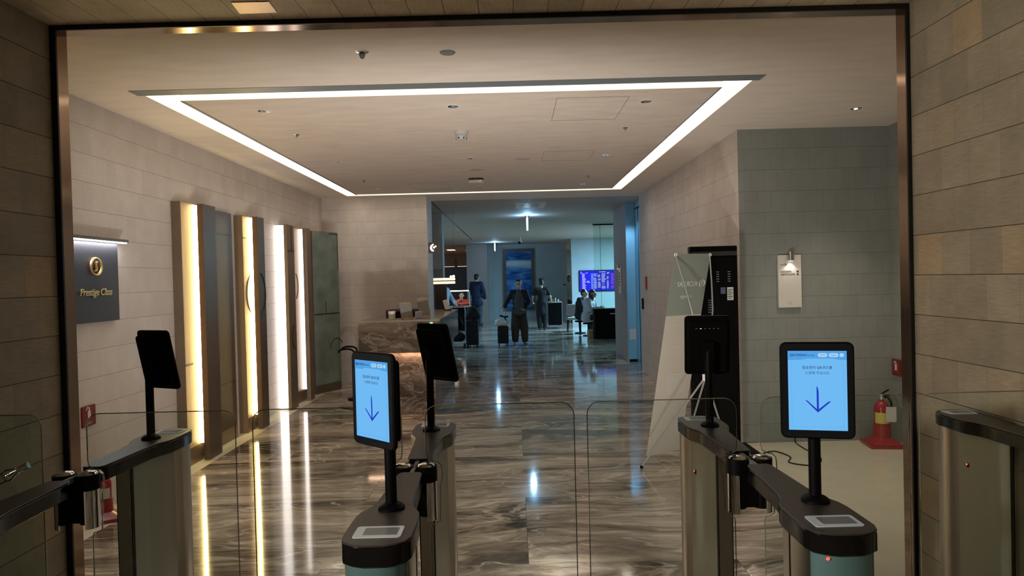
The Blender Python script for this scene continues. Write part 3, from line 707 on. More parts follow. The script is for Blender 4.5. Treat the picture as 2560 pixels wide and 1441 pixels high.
# ------------------------------------------------------------------ tablets on posts
def tablet_stand(label,x,y,yaw,tilt,lit,zc=1.318,off=.050,leds=False,green=False):
    t=thing('tablet_stand',label,'tablet stand',(x,y,1.0005),0,'tablet stands on the gates')
    obj('base',MB().lathe([(0,0),(.038,0),(.038,.006),(.030,.013),(.018,.018),(.0,.018)],seg=32),M['black'],t)
    obj('pole',MB().cyl((0,0,.015),(0,0,zc-1.0-.02),.0165,seg=24),M['black'],t)
    nrm=Matrix.Rotation(yaw,4,'Z')@V((0,-1,0))
    tb=obj('tablet',MB().prism(rrect(.19,.265,.017,6),-.007,.007,.003,XZ),M['black'],t,True,(nrm.x*off,nrm.y*off,zc-1.0))
    tb.rotation_euler=(Matrix.Rotation(yaw,4,'Z')@Matrix.Rotation(-tilt,4,'X')).to_euler()
    obj('housing',MB().prism(rrect(.168,.225,.012,4),-.030,-.007,.006,XZ),M['black_soft'],tb)
    obj('mount',MB().prism(rrect(.045,.095,.004,2,0,-.015),-.066,-.030,.002,XZ),M['black'],tb)
    obj('face_glass',MB().prism(rrect(.182,.257,.014,6),.007,.0082,0,XZ),M['black_gloss'],tb)
    if lit:
        y0=-.0086; R=(pi/2,0,0); w_,h_=.150,.218
        obj('screen',MB().box(-w_/2,w_/2,y0,y0+.0004,-h_/2,h_/2),M['screen'],tb,False)
        obj('header',MB().box(-w_/2,w_/2,y0-.0003,y0,h_/2-.021,h_/2).prism([(-w_/2,h_/2-.021),(-w_/2+.05,h_/2-.021),(-w_/2+.035,h_/2-.0245),(-w_/2,h_/2-.0255)],0,.0003,0,Matrix.Translation((0,y0,0))@XZ).prism([(w_/2,h_/2-.021),(w_/2,h_/2-.0255),(w_/2-.02,h_/2-.0245),(w_/2-.035,h_/2-.021)],0,.0003,0,Matrix.Translation((0,y0,0))@XZ),M['screen_head'],tb,False)
        zt=h_/2-.0115; yt=y0-.0008
        logo(tb,.0036,.0007,M['screen_text'],(-.066,yt,zt),R)
        text('lettering','KOREAN',.0088,M['screen_text'],tb,(-.044,yt,zt),R,.0001,bold=.00012)
        text('lettering','Lounge',.0062,M['screen_text'],tb,(-.0155,yt,zt),R,.0001)
        for bx,bw_ in ((.014,.024),(.042,.024),(.0625,.011)):
            obj('button',MB().prism(rrect(bw_,.0105,.00515,5,bx,zt),0,.0003,0,Matrix.Translation((0,y0-.0003,0))@XZ),M['screen_pill'],tb,False)
        text('lettering','한국어',.0052,M['screen_text'],tb,(.014,yt,zt),R,.0001); text('lettering','English',.0050,M['screen_text'],tb,(.042,yt,zt),R,.0001); text('lettering','···',.005,M['screen_text'],tb,(.0625,yt,zt),R,.0001)
        text('lettering','탑승권의 QR코드를',.0094,M['screen_text'],tb,(0,yt,h_/2-.046),R,.0001,bold=.00008)
        text('lettering','스캔해 주십시오',.0094,M['screen_text'],tb,(0,yt,h_/2-.061),R,.0001)
        a=MB(); T=Matrix.Translation((0,y0-.0002,0))@XZ
        a.prism([(-.0022,.0125),(-.0012,.012),(.0012,.0060),(.0026,-.004),(.0026,-.055),(-.0026,-.055),(-.0026,.004)],0,.0003,0,T)
        a.prism([(-.0325,-.0255),(-.0265,-.0275),(0,-.0530),(.0275,-.0295),(.0340,-.0290),(0,-.0600)],0,.0003,0,T)
        obj('arrow',a,M['screen_arrow'],tb,False)
        obj('rule',MB().box(-.066,.066,y0-.0003,y0,-h_/2+.0085,-h_/2+.009).box(-.0665,-.066,y0-.0003,y0,-h_/2+.0085,h_/2-.03).box(.066,.0665,y0-.0003,y0,-h_/2+.0085,h_/2-.03),M['screen_head'],tb,False)
    if leds:
        for k in range(6): obj('indicator',MB().box(-.046+.018*k,-.040+.018*k,.0298,.0306,.082,.0845),M['amber_led'] if k==4 else M['pole_grey'],tb,False)
    if green: obj('indicator',MB().box(-.007,.007,-.002,.003,.1325,.137),M['green_led'],tb,False)
    return t
tablet_stand('tablet stand with lit blue screen turned left, on the near end of the centre gate',-.365,1.94,rad(-42),0,True,1.320)
tablet_stand('tablet stand with lit blue screen facing forward, in front of the alcove',.838,1.915,rad(-13),0,True,1.322)
tablet_stand('dark tablet stand seen from behind, green light on top, beside the marble desk',-.372,2.945,rad(180-40),rad(14),False,1.335,.050,False,True)
tablet_stand('dark tablet stand seen from behind in front of the black kiosk',.825,2.90,rad(180-10),rad(12),False,1.34,.050,True)
tablet_stand('dark tablet stand seen from behind on the leftmost gate',-1.575,2.915,rad(180-24),rad(12),False,1.335)
# ------------------------------------------------------------------ reception desk
dk=thing('reception_desk','dark veined marble reception desk with floating upper block','desk',(-1.41,9.68,0))
obj('upper_block',MB().box(-.50,.495,-1.38,-.90,.775,1.155).box(.09,.495,-.90,1.38,.775,1.155),M['desk_marble'],dk,False)
obj('worktop',MB().box(-.505,.50,-1.385,-.895,1.155,1.175).box(.085,.50,-.895,1.38,1.155,1.175),mat('desk_top_polished',(.30,.25,.20),.12,noise=.2,nscale=2),dk,False)
bs=obj('base',MB().box(-.455,.42,-1.31,-.95,0,.775).box(.15,.42,-.95,1.34,0,.775),M['desk_marble'],dk,False)
obj('light_strip',MB().box(-.45,.40,-1.328,-1.312,.7725,.7748),M['led_under'],dk,False)
area('desk_under_light',(-1.41,8.335,.768),2.6,(1,.62,.42),.85,.03,(-1.41,8.40,.0))
# on the desk
def card_holder(label,x,y,rz,w_,h_):
    t=thing('card_holder',label,'card holder',(x,y,1.1755),rz,'card holders on the reception desk')
    obj('card',MB().box(-w_/2,w_/2,-.002,.002,.004,h_,Matrix.Rotation(rad(-16),4,'X')),mat('grey_card',(.30,.29,.26),.35),t,False)
    obj('clip',MB().tube([(-w_/2,h_*.276,h_*.962),(0,h_*.282,h_*.975),(w_/2,h_*.276,h_*.962)],.006,7).ell((0,h_*.282,h_*.985),.014,.008,.010,10,8),M['gold'],t)
    obj('foot',MB().box(-w_/2*.8,w_/2*.8,-.03,.05,0,.006).tube([(0,.0,.0),(0,.06,.17)],.004,6),M['gold'],t)
    return t
card_holder('grey card in a gold-clipped holder, taller one at the front of the desk',-1.36,8.66,rad(38),.17,.20)
card_holder('grey card in a gold-clipped holder, standing behind the first one on the desk',-1.20,9.15,rad(38),.17,.24)
tag(obj('paper_cup',MB().lathe([(0,0),(.04,0),(.048,.10),(.044,.10),(.04,.01),(0,.01)],seg=20),M['white'],None,True,(-1.55,8.62,1.1755)),'beige paper cup at the left of the card holders on the desk','cup')
tag(obj('tissue_box',MB().prism(rrect(.09,.07,.008,3),0,.085,.004),mat('pale_blue_box',(.42,.47,.60),.5),None,True,(-1.22,8.70,1.1755),(0,0,.3)),'small pale blue box in front of the bottle on the desk','box')
b=thing('perfume_bottle','small clear bottle with black cap on the reception desk','bottle',(-1.22,9.60,1.1755))
obj('bottle',MB().prism(rrect(.06,.05,.01,3),0,.09,.006),mat('bottle_glass',(.45,.36,.30),.1),b); obj('cap',MB().cyl((0,0,.09),(0,0,.16),.016),M['black'],b)
gs=thing('display_stand','small gold right-angled display stand on the desk','stand',(-1.27,9.38,1.1755))
obj('upright',MB().box(-.02,.0,-.004,.004,0,.14),M['gold'],gs,False); obj('ledge',MB().box(-.02,.08,-.03,.03,0,.01),M['gold'],gs,False)
mc=thing('menu_card','white leaning menu card at the far end of the reception desk','menu card',(-1.05,10.75,1.1755),rad(20))
obj('card',MB().box(-.035,.035,-.004,.004,.012,.17,Matrix.Rotation(rad(-10),4,'X')@Matrix.Rotation(rad(-12),4,'Y')),M['white'],mc,False); obj('foot',MB().box(-.05,.06,-.03,.045,0,.012),M['black'],mc,False)
bc=thing('back_counter','dark brown open-fronted cabinet behind the reception desk','cabinet',(-2.47,10.86,0))
obj('carcass',MB().box(.46,1.0,-.2,.2,0,.95).box(.46,1.0,-.2,.2,1.17,1.20).box(.46,.49,-.2,.2,.95,1.17).box(.97,1.0,-.2,.2,.95,1.17).box(.49,.97,.18,.2,.95,1.17),M['brown_wood'],bc,False)
# bent black tube stand left of the desk
ts=thing('tube_stand','black stand of two bent tubes with hooked ends left of the desk','stand',(-2.28,9.62,0))
for k,(dx,dz) in enumerate(((0,0),(.05,.04))):
    obj('hooked_tube',MB().tube(smooth([(-.22+dx*1.2,0-k*.05,.66+dz),(-.20+dx*1.2,0-k*.05,.695+dz),(-.12+dx,0-k*.05,.71+dz),(-.04+dx,0-k*.05,.70+dz),(.0+dx,0-k*.05,.66+dz),(.02+dx,0-k*.05,.58),(.02+dx,0-k*.05,.3),(.02+dx,0-k*.05,.0)],5),.013,9),M['black'],ts)
obj('base',MB().lathe([(0,0),(.14,0),(.14,.012),(.03,.02),(0,.02)],(.04,-.02,0),28),M['black'],ts)
tag(obj('power_cord',MB().tube(smooth([(-2.30,8.9,.006),(-2.15,8.82,.006),(-2.02,8.84,.006),(-1.935,8.98,.006)]),.006,6),M['black'],None),'thin black cord lying on the floor left of the desk','cord')

# ------------------------------------------------------------------ kiosk, banner
kk=thing('digital_kiosk','tall black digital kiosk seen from behind, at the alcove corner','kiosk',(1.865,6.36,0))
body=MB().prism(rrect(.44,1.85,.008,3,0,.98),-.04,.04,.004,XZ)
kb=obj('body',body,M['black'],kk)
obj('back_cover',MB().box(-.20,.20,-.052,-.041,.12,1.80),M['black_soft'],kb,False)
obj('top_edge',MB().box(-.20,.215,-.0505,-.041,1.815,1.855),mat('kiosk_edge',(.035,.035,.037),.3),kb,False)
for cx in (.03,.135):
    for k in range(5): obj('vent',MB().box(cx-.012,cx+.012,-.056,-.0525,1.66-.022*k,1.668-.022*k),M['trim_grey'],kb,False)
for k in range(6): obj('vent',MB().box(-.065,-.03,-.056,-.0525,1.40-.022*k,1.406-.022*k),M['trim_grey'],kb,False)
obj('data_label',MB().box(.115,.172,-.055,-.0525,1.40,1.52),M['label_white'],kb,False); obj('data_label',MB().box(.055,.10,-.055,-.0525,1.46,1.52),mat('label_blue',(.10,.12,.22),.5),kb,False)
for k in range(6): obj('lettering',MB().box(.120,.167 if k%2 else .155,-.0556,-.055,1.415+.016*k,1.421+.016*k),M['ink'],kb,False)
obj('base_plate',MB().box(-.30,.34,-.22,.19,0,.012).box(-.18,.18,-.05,.05,.012,.06),M['black'],kk,False)
tag(obj('power_cord',MB().tube(smooth([(2.23,6.16,.006),(2.36,6.22,.006),(2.42,6.02,.006),(2.34,5.84,.006),(2.50,5.74,.006),(2.66,5.95,.006),(2.66,6.30,.006),(2.68,6.54,.008),(2.70,6.562,.09)]),.005,6),M['black']),'thin black power cord trailing over the beige alcove floor','cord')
# x-banner, seen from behind
def bpt(u,v):  # u along the width, v up
    BL,BR,TL,TR=V((1.15,6.06,.03)),V((1.50,6.27,.03)),V((1.338,5.62,1.822)),V((1.700,5.85,1.822))
    return BL.lerp(BR,u).lerp(TL.lerp(TR,u),v)
bn=thing('x_banner','white banner on a folding stand, seen from behind with mirrored lettering','banner',(1.32,5.95,0))
Tb=Matrix.Translation((-1.32,-5.95,0))
def sheet(u0,u1,v0,v1,m,name,th=.0012,parent=bn,off=0):
    nrm=((bpt(1,0)-bpt(0,0)).cross(bpt(0,1)-bpt(0,0))).normalized()
    vs=[];fs=[];nu,nv=2,12
    for s_ in (0,1):
        for j in range(nv+1):
            for i in range(nu+1): vs.append(bpt(u0+(u1-u0)*i/nu,v0+(v1-v0)*j/nv)+nrm*(off+s_*th))
    k=(nu+1)*(nv+1)
    for j in range(nv):
        for i in range(nu):
            a=j*(nu+1)+i; fs.append((k+a,k+a+1,k+a+nu+2,k+a+nu+1)); fs.append((a,a+nu+1,a+nu+2,a+1))
    for j in range(nv):
        a=j*(nu+1); fs.append((a,k+a,k+a+nu+1,a+nu+1)); b_=a+nu; fs.append((b_,b_+nu+1,k+b_+nu+1,k+b_))
    fs.append((0,1,2,k+2,k+1,k)); e=nv*(nu+1); fs.append((e,k+e,k+e+1,k+e+2,e+2,e+1))
    return obj(name,MB().add(vs,fs,Tb),m,parent,False)
sheet(0,1,0,.708,M['banner'],'fabric'); sheet(0,1,.708,1,M['banner_blue'],'fabric_top')
ex=(bpt(1,.8)-bpt(0,.8)).normalized(); ey=(bpt(.5,1)-bpt(.5,0)).normalized(); nz_=ex.cross(ey).normalized()
def btext(body,size,u,v,m,sx=1):
    o=text('lettering',body,size,m,bn,(0,0,0),(0,0,0),.0003)
    q=bpt(u,v)+nz_*.0024-V((1.32,5.95,0))
    W=Matrix((-ex,ey,-nz_)).transposed().to_4x4(); W.translation=q     # mirrored: the print faces the other way
    o.matrix_basis=W@Matrix.Scale(sx,4,(1,0,0)); return o
btext('KOREAN',.066,.43,.857,M['banner_ink']); btext('Lounge',.046,.47,.80,M['banner_ink'])
lg_=logo(bn,.030,.005,M['banner_ink'],(0,0,0),(0,0,0)); W=Matrix((-ex,ey,-nz_)).transposed().to_4x4(); W.translation=bpt(.88,.86)+nz_*.003-V((1.32,5.95,0)); lg_.matrix_basis=W
for v_,a_,b_ in ((.678,.30,.95),(.655,.25,.9),(.60,.45,.9),(.55,.35,.8),(.50,.4,.85)): sheet(a_,b_,v_,v_+.009,M['banner_ink2'],'print_line',.0008,bn,.0012)
sheet(.30,.86,.31,.42,M['banner_ink2'],'print_block',.0008,bn,.0012)
hub=V((1.565,5.60,.80)); Q=lambda p_: tuple(V(p_)-V((1.32,5.95,0)))
obj('hub',MB().cyl(Q(hub+V((0,0,-.03))),Q(hub+V((0,0,.04))),.026,seg=14),M['white'],bn)
for (u_,v_) in ((0.02,.995),(.98,.995)):
    q=bpt(u_,v_); mid=(q+hub)/2+V((.03 if u_>.5 else 0,-.05,.04))
    obj('pole',MB().tube([Q(q),Q(q.lerp(mid,.5)+V((0,-.012,.01))),Q(mid),Q(mid.lerp(hub,.5)+V((0,-.012,.0))),Q(hub)],.0065,8),M['pole_grey'],bn)
    obj('eyelet',MB().lathe([(.006,-.004),(.014,-.003),(.014,.003),(.006,.004),(.006,-.004)],(0,0,0),14,Matrix.Translation(V(Q(q))+nz_*.004)@Matrix.Rotation(rad(90),4,'X')),M['white'],bn)
for ft_ in ((1.055,5.78,.0),(1.53,6.24,.0),(1.83,5.75,.0)):
    lgp=obj('foot_leg',MB().cyl(Q(hub),Q((ft_[0],ft_[1],.02)),.008,seg=8),M['pole_grey'],bn)
    obj('rubber_tip',MB().ell(Q((ft_[0],ft_[1],.016)),.015,.015,.0155,10,8),M['black'],lgp)

# ------------------------------------------------------------------ ceiling fittings
def downlight(x,y,r,label,m=None,grp='recessed downlights in the ceiling panel'):
    t=thing('downlight',label,'downlight',(x,y,C),0,grp)
    rg=obj('ring',MB().lathe([(r*.82,-.001),(r,-.004),(r*1.04,0),(r*.82,0)],seg=28),M['cove_white'],t)
    obj('reflector',MB().lathe([(r*.82,-.0035),(r*.5,-.0012),(0,-.0008)],seg=28),M['chrome'],t)
    obj('lens',MB().ell((0,0,-.004),r*.30,r*.30,.004,12,8),m or M['trim_grey'],t)
    return t
rows=('in the row nearest the portal','in the second row from the portal','in the third row from the portal')
for j,(y,xs) in enumerate(((5.42,(-1.95,-.445,1.09)),(7.76,(-1.96,-.46,1.088)),(10.13,(-1.98,-.462,1.07)))):
    for i,x in enumerate(xs):
        downlight(x,y,.052 if j==0 else .042,('left','middle','right')[i]+' recessed chrome downlight '+rows[j]+' of the ceiling panel')
def sprinkler(x,y,label,s=1):
    t=thing('ceiling_sprinkler',label,'sprinkler',(x,y,C),0,'sprinkler heads in the ceiling')
    obj('flange',MB().lathe([(0,-.006*s),(.022*s,-.006*s),(.032*s,0),(0,0)],seg=20),M['chrome'],t)
    obj('head',MB().lathe([(0,-.035*s),(.009*s,-.03*s),(.016*s,-.014*s),(.010*s,-.006*s),(0,-.006*s)],seg=14),M['trim_grey'],t)
sprinkler(-.871,4.09,'sprinkler head in the plain ceiling just inside the portal',1.25)
for x,y,l in ((-1.966,6.30,'left sprinkler head between the first two downlight rows'),(1.08,6.36,'right sprinkler head between the first two downlight rows'),(-1.99,9.25,'left sprinkler head between the last two downlight rows'),(1.065,9.33,'right sprinkler head between the last two downlight rows')): sprinkler(x,y,l,.8)
def disc(x,y,r,label,m,th=.006): return tag(obj('ceiling_speaker',MB().lathe([(0,-th),(r*.92,-th),(r,0),(0,0)],seg=32),m,None,True,(x,y,C)),label,'ceiling speaker','flush round ceiling speakers')
dm=mat('speaker_grey',(.26,.265,.255),.6); dm2=mat('speaker_beige',(.50,.43,.37),.6)
disc(-.363,4.136,.048,'grey round flush speaker in the plain ceiling just inside the portal',dm)
disc(.145,7.86,.09,'beige flush speaker in the ceiling panel, right of the smoke detector',dm2); disc(-.43,8.55,.09,'beige flush speaker in the ceiling panel, behind the smoke detector',dm2)
sd=thing('smoke_detector','white drum-shaped smoke detector hanging from the ceiling panel','smoke detector',(-.448,6.33,C))
obj('base',MB().lathe([(0,-.03),(.058,-.03),(.064,-.012),(.064,0),(0,0)],seg=30),mat('detector_white',(.55,.54,.52),.4),sd)
obj('head',MB().lathe([(0,-.085),(.035,-.083),(.048,-.07),(.055,-.05),(.056,-.03),(0,-.03)],seg=30),mat('detector_grey',(.45,.45,.44),.4),sd)
for k in range(6): obj('vent',MB().box(.046*cos(k*1.05)-.006,.046*cos(k*1.05)+.006,.046*sin(k*1.05)-.006,.046*sin(k*1.05)+.006,-.075,-.062),M['inlay'],sd,False)
ap=thing('ceiling_access_point','flat white wireless unit with dark plate at the back of the ceiling panel','access point',(-.475,9.33,C))
obj('plate',MB().lathe([(0,-.02),(.10,-.02),(.11,0),(0,0)],seg=28),M['inlay'],ap); bx=obj('housing',MB().prism(rrect(.20,.16,.03,4),-.06,-.021,.008),M['plaster_panel'],ap); obj('indicator',MB().ell((.06,-.078,-.04),.005,.004,.005,8,6),M['blue_led'],bx)
ad=downlight(2.96,5.83,.055,'lit recessed downlight in the plain ceiling over the alcove',emit('bulb_warm',(1,.85,.65),8),None)
tag(obj('ceiling_plate',MB().prism([(-1.331,3.307),(-1.149,3.309),(-1.155,3.442),(-1.344,3.445)],3.019,3.0229),mat('copper_plate',(.62,.46,.36),.34,.55)),'polished copper-coloured plate set in the entrance ceiling at upper left','ceiling plate')
# the added entrance and hall fill lights come after the furniture
# ------------------------------------------------------------------ people
def J(**k):
    d=dict(pel=(0,0,.94),che=(0,0,1.26),nec=(0,.005,1.45),hed=(0,-.015,1.60),
      sl=(.175,.01,1.385),el=(.235,.03,1.10),wl=(.235,-.03,.86),sr=(-.175,.01,1.385),er=(-.235,.03,1.10),wr=(-.235,-.03,.86),
      hl=(.09,0,.90),kl=(.10,-.02,.49),al=(.105,.02,.085),hr=(-.09,0,.90),kr=(-.10,-.02,.49),ar=(-.105,.02,.085),fl=(0,-1,0),fr=(0,-1,0))
    d.update(k); return {a:V(b) for a,b in d.items()}
def hand(mb,w,d,side,curl=.55):
    """palm, four unequal bent fingers, thumb from the side of the palm"""
    d=d.normalized(); a=V((0,-1,0)) if abs(d.y)<.8 else V((0,0,1)); a=(a-d*a.dot(d)).normalized(); b=d.cross(a).normalized()
    mb.cap(w-d*.01,w+d*.035,.026,.030); mb.cap(w+d*.03+a*.012,w+d*.075+a*.012,.022,.02); mb.cap(w+d*.03-a*.014,w+d*.072-a*.014,.022,.019)
    for k,L in enumerate((.062,.072,.068,.052)):
        q=w+d*.078+a*(.031-.020*k); bend=(d*cos(curl)+b*side*sin(curl)).normalized(); b2=(d*cos(curl*2.1)+b*side*sin(curl*2.1)).normalized()
        m_=q+bend*L*.55; mb.cap(q,m_,.0098,.009); mb.cap(m_,m_+b2*L*.5,.009,.0078)
    q=w+d*.03+a*.028; th=(d*.7+a*.75).normalized(); m_=q+th*.04; mb.cap(q,m_,.012,.0105); mb.cap(m_,m_+(d+a*.2+b*side*.35).normalized()*.032,.0105,.009)
def body_mesh(j,sc=1,face=V((0,-1,0)),ex=0):
    mb=MB(); f=face.normalized(); s=f.cross(V((0,0,1))).normalized(); u=V((0,0,1))
    lerp=lambda a,b,t:a.lerp(b,t)
    mb.cap(j['pel']+V((.06,0,0)),j['pel']+V((-.06,0,0)),.105,.105); mb.cap(lerp(j['pel'],j['che'],.15),j['che'],.115,.125)
    mb.cap(j['che']+V((.055,0,0)),j['che']+V((-.055,0,0)),.115,.115)
    for k in 'lr':
        mb.cap(j['che'],j['s'+k],.10,.058); mb.cap(j['nec']-V((0,0,.05)),j['s'+k],.05,.05)
        mb.cap(j['s'+k],j['e'+k],.050,.038); mb.cap(j['e'+k],j['w'+k],.037,.025)
        hand(mb,j['w'+k],j.get('d'+k,(j['w'+k]-j['e'+k])),1 if k=='l' else -1,j.get('c'+k,V((.55,0,0))).x)
        mb.cap(j['h'+k],j['k'+k],.080,.055); mb.cap(j['k'+k],lerp(j['k'+k],j['a'+k],.35),.054,.056); mb.cap(lerp(j['k'+k],j['a'+k],.35),j['a'+k],.055,.037)
        ft=j['f'+k].normalized(); mb.cap(j['a'+k]-V((0,0,.035))-ft*.03,j['a'+k]-V((0,0,.05))+ft*.12,.038,.028)
    h=j['hed']; mb.cap(j['nec']-V((0,0,.07)),h-V((0,0,.06))-f*.015,.055,.050)
    mb.ell(h+u*.025-f*.012,.076,.090,.092); mb.ell(h-u*.045+f*.022,.058,.060,.070); mb.cap(h-u*.085+f*.045,h-u*.075+f*.055,.026,.026)
    mb.cap(h+u*.012+f*.082,h-u*.022+f*.100,.010,.015); mb.cap(h+s*.032+u*.022+f*.074,h-s*.032+u*.022+f*.074,.012,.012)
    mb.cap(h+s*.012-u*.055+f*.080,h-s*.012-u*.055+f*.080,.010,.010)
    for q in (-1,1): mb.ell(h+s*q*.078-f*.012-u*.004,.014,.02,.032,10,8)
    return mb
def face_bits(root,j,face=V((0,-1,0)),glasses=False):
    h=j['hed']; f=face.normalized(); s=f.cross(V((0,0,1))).normalized(); u=V((0,0,1))
    for q in (-1,1): obj('eye',MB().ell(h+s*q*.031+u*.002+f*.081,.010,.009,.007,10,8),M['ink'],root)
    obj('mouth',MB().cap(h+s*.02-u*.054+f*.090,h-s*.02-u*.054+f*.090,.0045,.0045,8),mat('lips',(.30,.12,.10),.5),root)
    if glasses:
        g=MB()
        for q in (-1,1): g.tube([h+s*(q*.032+.022*cos(k*pi/6))+u*(.002+.017*sin(k*pi/6))+f*.096 for k in range(12)],.0025,5,True)
        g.tube([h+s*.010+u*.006+f*.099,h-s*.010+u*.006+f*.099],.0025,5)
        for q in (-1,1): g.tube([h+s*q*.054+u*.006+f*.094,h+s*q*.078+u*.006-f*.01],.0025,5)
        obj('glasses',g,M['black'],root)
def jacket(j,r=.018,hem=.80,sleeve=1.0,flare=.02):
    mb=MB(); lp=lambda a,b,t:a.lerp(b,t)
    p_=j['pel']; q=V((p_.x,p_.y,hem)) if p_.z>.7 else p_
    mb.cap(q+V((.065,0,0)),q+V((-.065,0,0)),.115+r+flare-.02,.115+r+flare-.02); mb.cap(p_+V((.06,0,0)),p_+V((-.06,0,0)),.112+r,.112+r); mb.cap(q,j['che'],.125+r,.130+r); mb.cap(lp(p_,j['che'],.5)+V((.05,0,0)),lp(p_,j['che'],.5)-V((.05,0,0)),.108+r,.108+r)
    mb.cap(j['che']+V((.06,0,0)),j['che']+V((-.06,0,0)),.118+r,.118+r)
    for k in 'lr':
        mb.cap(j['che'],j['s'+k],.10+r,.062+r); mb.cap(j['nec']-V((0,0,.05)),j['s'+k],.058+r*.4,.054+r)
        mb.cap(j['s'+k],j['e'+k],.056+r,.046+r)
        if sleeve>.5: mb.cap(j['e'+k],lp(j['e'+k],j['w'+k],sleeve*.93),.046+r,.036+r)
    return mb
def shirt_short(j,r=.010):
    mb=MB(); lp=lambda a,b,t:a.lerp(b,t); p_=j['pel']
    mb.cap(p_+V((.06,0,-.02)),p_+V((-.06,0,-.02)),.112+r,.112+r); mb.cap(p_,j['che'],.118+r,.128+r); mb.cap(j['che']+V((.058,0,0)),j['che']+V((-.058,0,0)),.117+r,.117+r)
    for k in 'lr':
        mb.cap(j['che'],j['s'+k],.10+r,.06+r); mb.cap(j['nec']-V((0,0,.05)),j['s'+k],.055,.052+r); mb.cap(j['s'+k],lp(j['s'+k],j['e'+k],.62),.056+r,.053+r)
    return mb
def trousers(j,r=.016,wide=.0,end=.90):
    mb=MB(); lp=lambda a,b,t:a.lerp(b,t); p_=j['pel']
    mb.cap(p_+V((.06,0,-.02)),p_+V((-.06,0,-.02)),.108+r,.108+r)
    for k in 'lr':
        mb.cap(j['h'+k],j['k'+k],.088+r,.066+r+wide); mb.cap(j['k'+k],lp(j['k'+k],j['a'+k],end),.065+r+wide,.046+r+wide*.8)
    return mb
def shoes(root,j,m):
    for k in 'lr':
        ft=j['f'+k].normalized(); a=j['a'+k]; mb=MB().cap(a-V((0,0,.037))-ft*.035,V((a.x,a.y,.040))+ft*.135,.046,.038)
        o=remeshed('shoe',mb,m,root,.010,3)
        for v_ in o.data.vertices:
            if v_.co.z<.002: v_.co.z=.002
def hair_short(root,j,m=None,face=V((0,-1,0)),long=0,name='hair'):
    h=j['hed']; f=face.normalized(); u=V((0,0,1)); mb=MB().ell(h+u*.045-f*.024,.084,.092,.086).ell(h+u*.0-f*.055,.074,.062,.085)
    if long: mb.cap(h-f*.05+u*.02,h-f*.055-u*long,.085,.07); mb.cap(h-f*.02+u*.05,h-f*.05-u*long*.8,.082,.075)
    return remeshed(name,mb,m or M['hair'],root,.011,3)
def person(label,loc,rz,j,build,sc=1.0):
    t=thing('person',label,'person',loc,rz); t.scale=(sc,sc,sc)
    b=remeshed('body',body_mesh(j,face=j.get('face',V((0,-1,0)))),M['skin'],t,.0095,3)
    build(t,j); return t

# man walking towards us with a suitcase
def b1(t,j):
    remeshed('jacket',jacket(j,.018,.80,1),M['navy_dark'],t,.012,4)
    sh=MB().cap((.03,-.055,.88),(.03,-.05,1.27),.125,.108).cap((-.03,-.055,.88),(-.03,-.05,1.27),.125,.108); remeshed('shirt',sh.cap((0,-.04,1.27),(0,-.03,1.41),.10,.07),M['charcoal'],t,.012,4)
    remeshed('trousers',trousers(j,.022,.028,.88),M['brown_cloth'],t,.012,4); shoes(t,j,M['shoe_w']); hair_short(t,j); face_bits(t,j,glasses=True)
person('person in dark navy jacket and brown trousers standing with one hand on a suitcase handle',(.129,16.93,0),0,
  J(er=(-.31,-.0,1.16),wr=(-.40,-.14,.985),dr=V((-.25,-.7,-.35)),cr=V((1.1,0,0)),el=(.27,.04,1.12),wl=(.16,-.13,.95),dl=V((-.7,-.3,-.3)),cl=V((.8,0,0)),ar=(-.12,.02,.085),al=(.14,.0,.085),kl=(.125,-.02,.49),kr=(-.115,-.02,.49),fl=(.35,-1,0),fr=(-.1,-1,0)),b1,.94)
sc_=thing('suitcase','black upright cabin suitcase with raised handle beside the person in brown trousers','suitcase',(-.285,16.84,0))
def suitcase(t,w_,d_,h_,hh,m):
    obj('shell',MB().prism(rrect(w_,d_,.04,4),.055,h_,.02),m,t)
    for x in (-1,1):
        for y in (-1,1): obj('wheel',MB().cyl((x*w_*.38-.012,y*d_*.3,.028),(x*w_*.38+.012,y*d_*.3,.028),.027,seg=12).box(x*w_*.38-.008,x*w_*.38+.008,y*d_*.3-.01,y*d_*.3+.01,.03,.06),M['black'],t)
    if hh: obj('handle',MB().tube([(-w_*.3,d_*.3,h_-.02),(-w_*.3,d_*.3,hh),(-w_*.3+.02,d_*.3,hh+.018),(w_*.3-.02,d_*.3,hh+.018),(w_*.3,d_*.3,hh),(w_*.3,d_*.3,h_-.02)],.009,8),M['pole_grey'],t)
suitcase(sc_,.27,.22,.48,.90,M['black_cloth'])
bg=thing('carrier_bag','white plastic bag tied with a black bow on top of the suitcase','bag',(-.30,16.80,.482))
remeshed('bag',MB().ell((-.03,0,.10),.155,.10,.10).ell((.05,-.01,.09),.10,.09,.085).ell((-.09,.0,.055),.10,.09,.055).cap((.03,0,.17),(.05,0,.215),.05,.03),M['bag_white'],bg,.011,3)
remeshed('bow',MB().ell((.05,-.01,.225),.025,.025,.022).cap((.05,-.01,.23),(-.03,-.03,.255),.018,.028).cap((.05,-.01,.23),(.13,-.02,.23),.018,.028).cap((.05,-.02,.22),(.12,-.05,.13),.016,.012),M['black_cloth'],bg,.009,2)
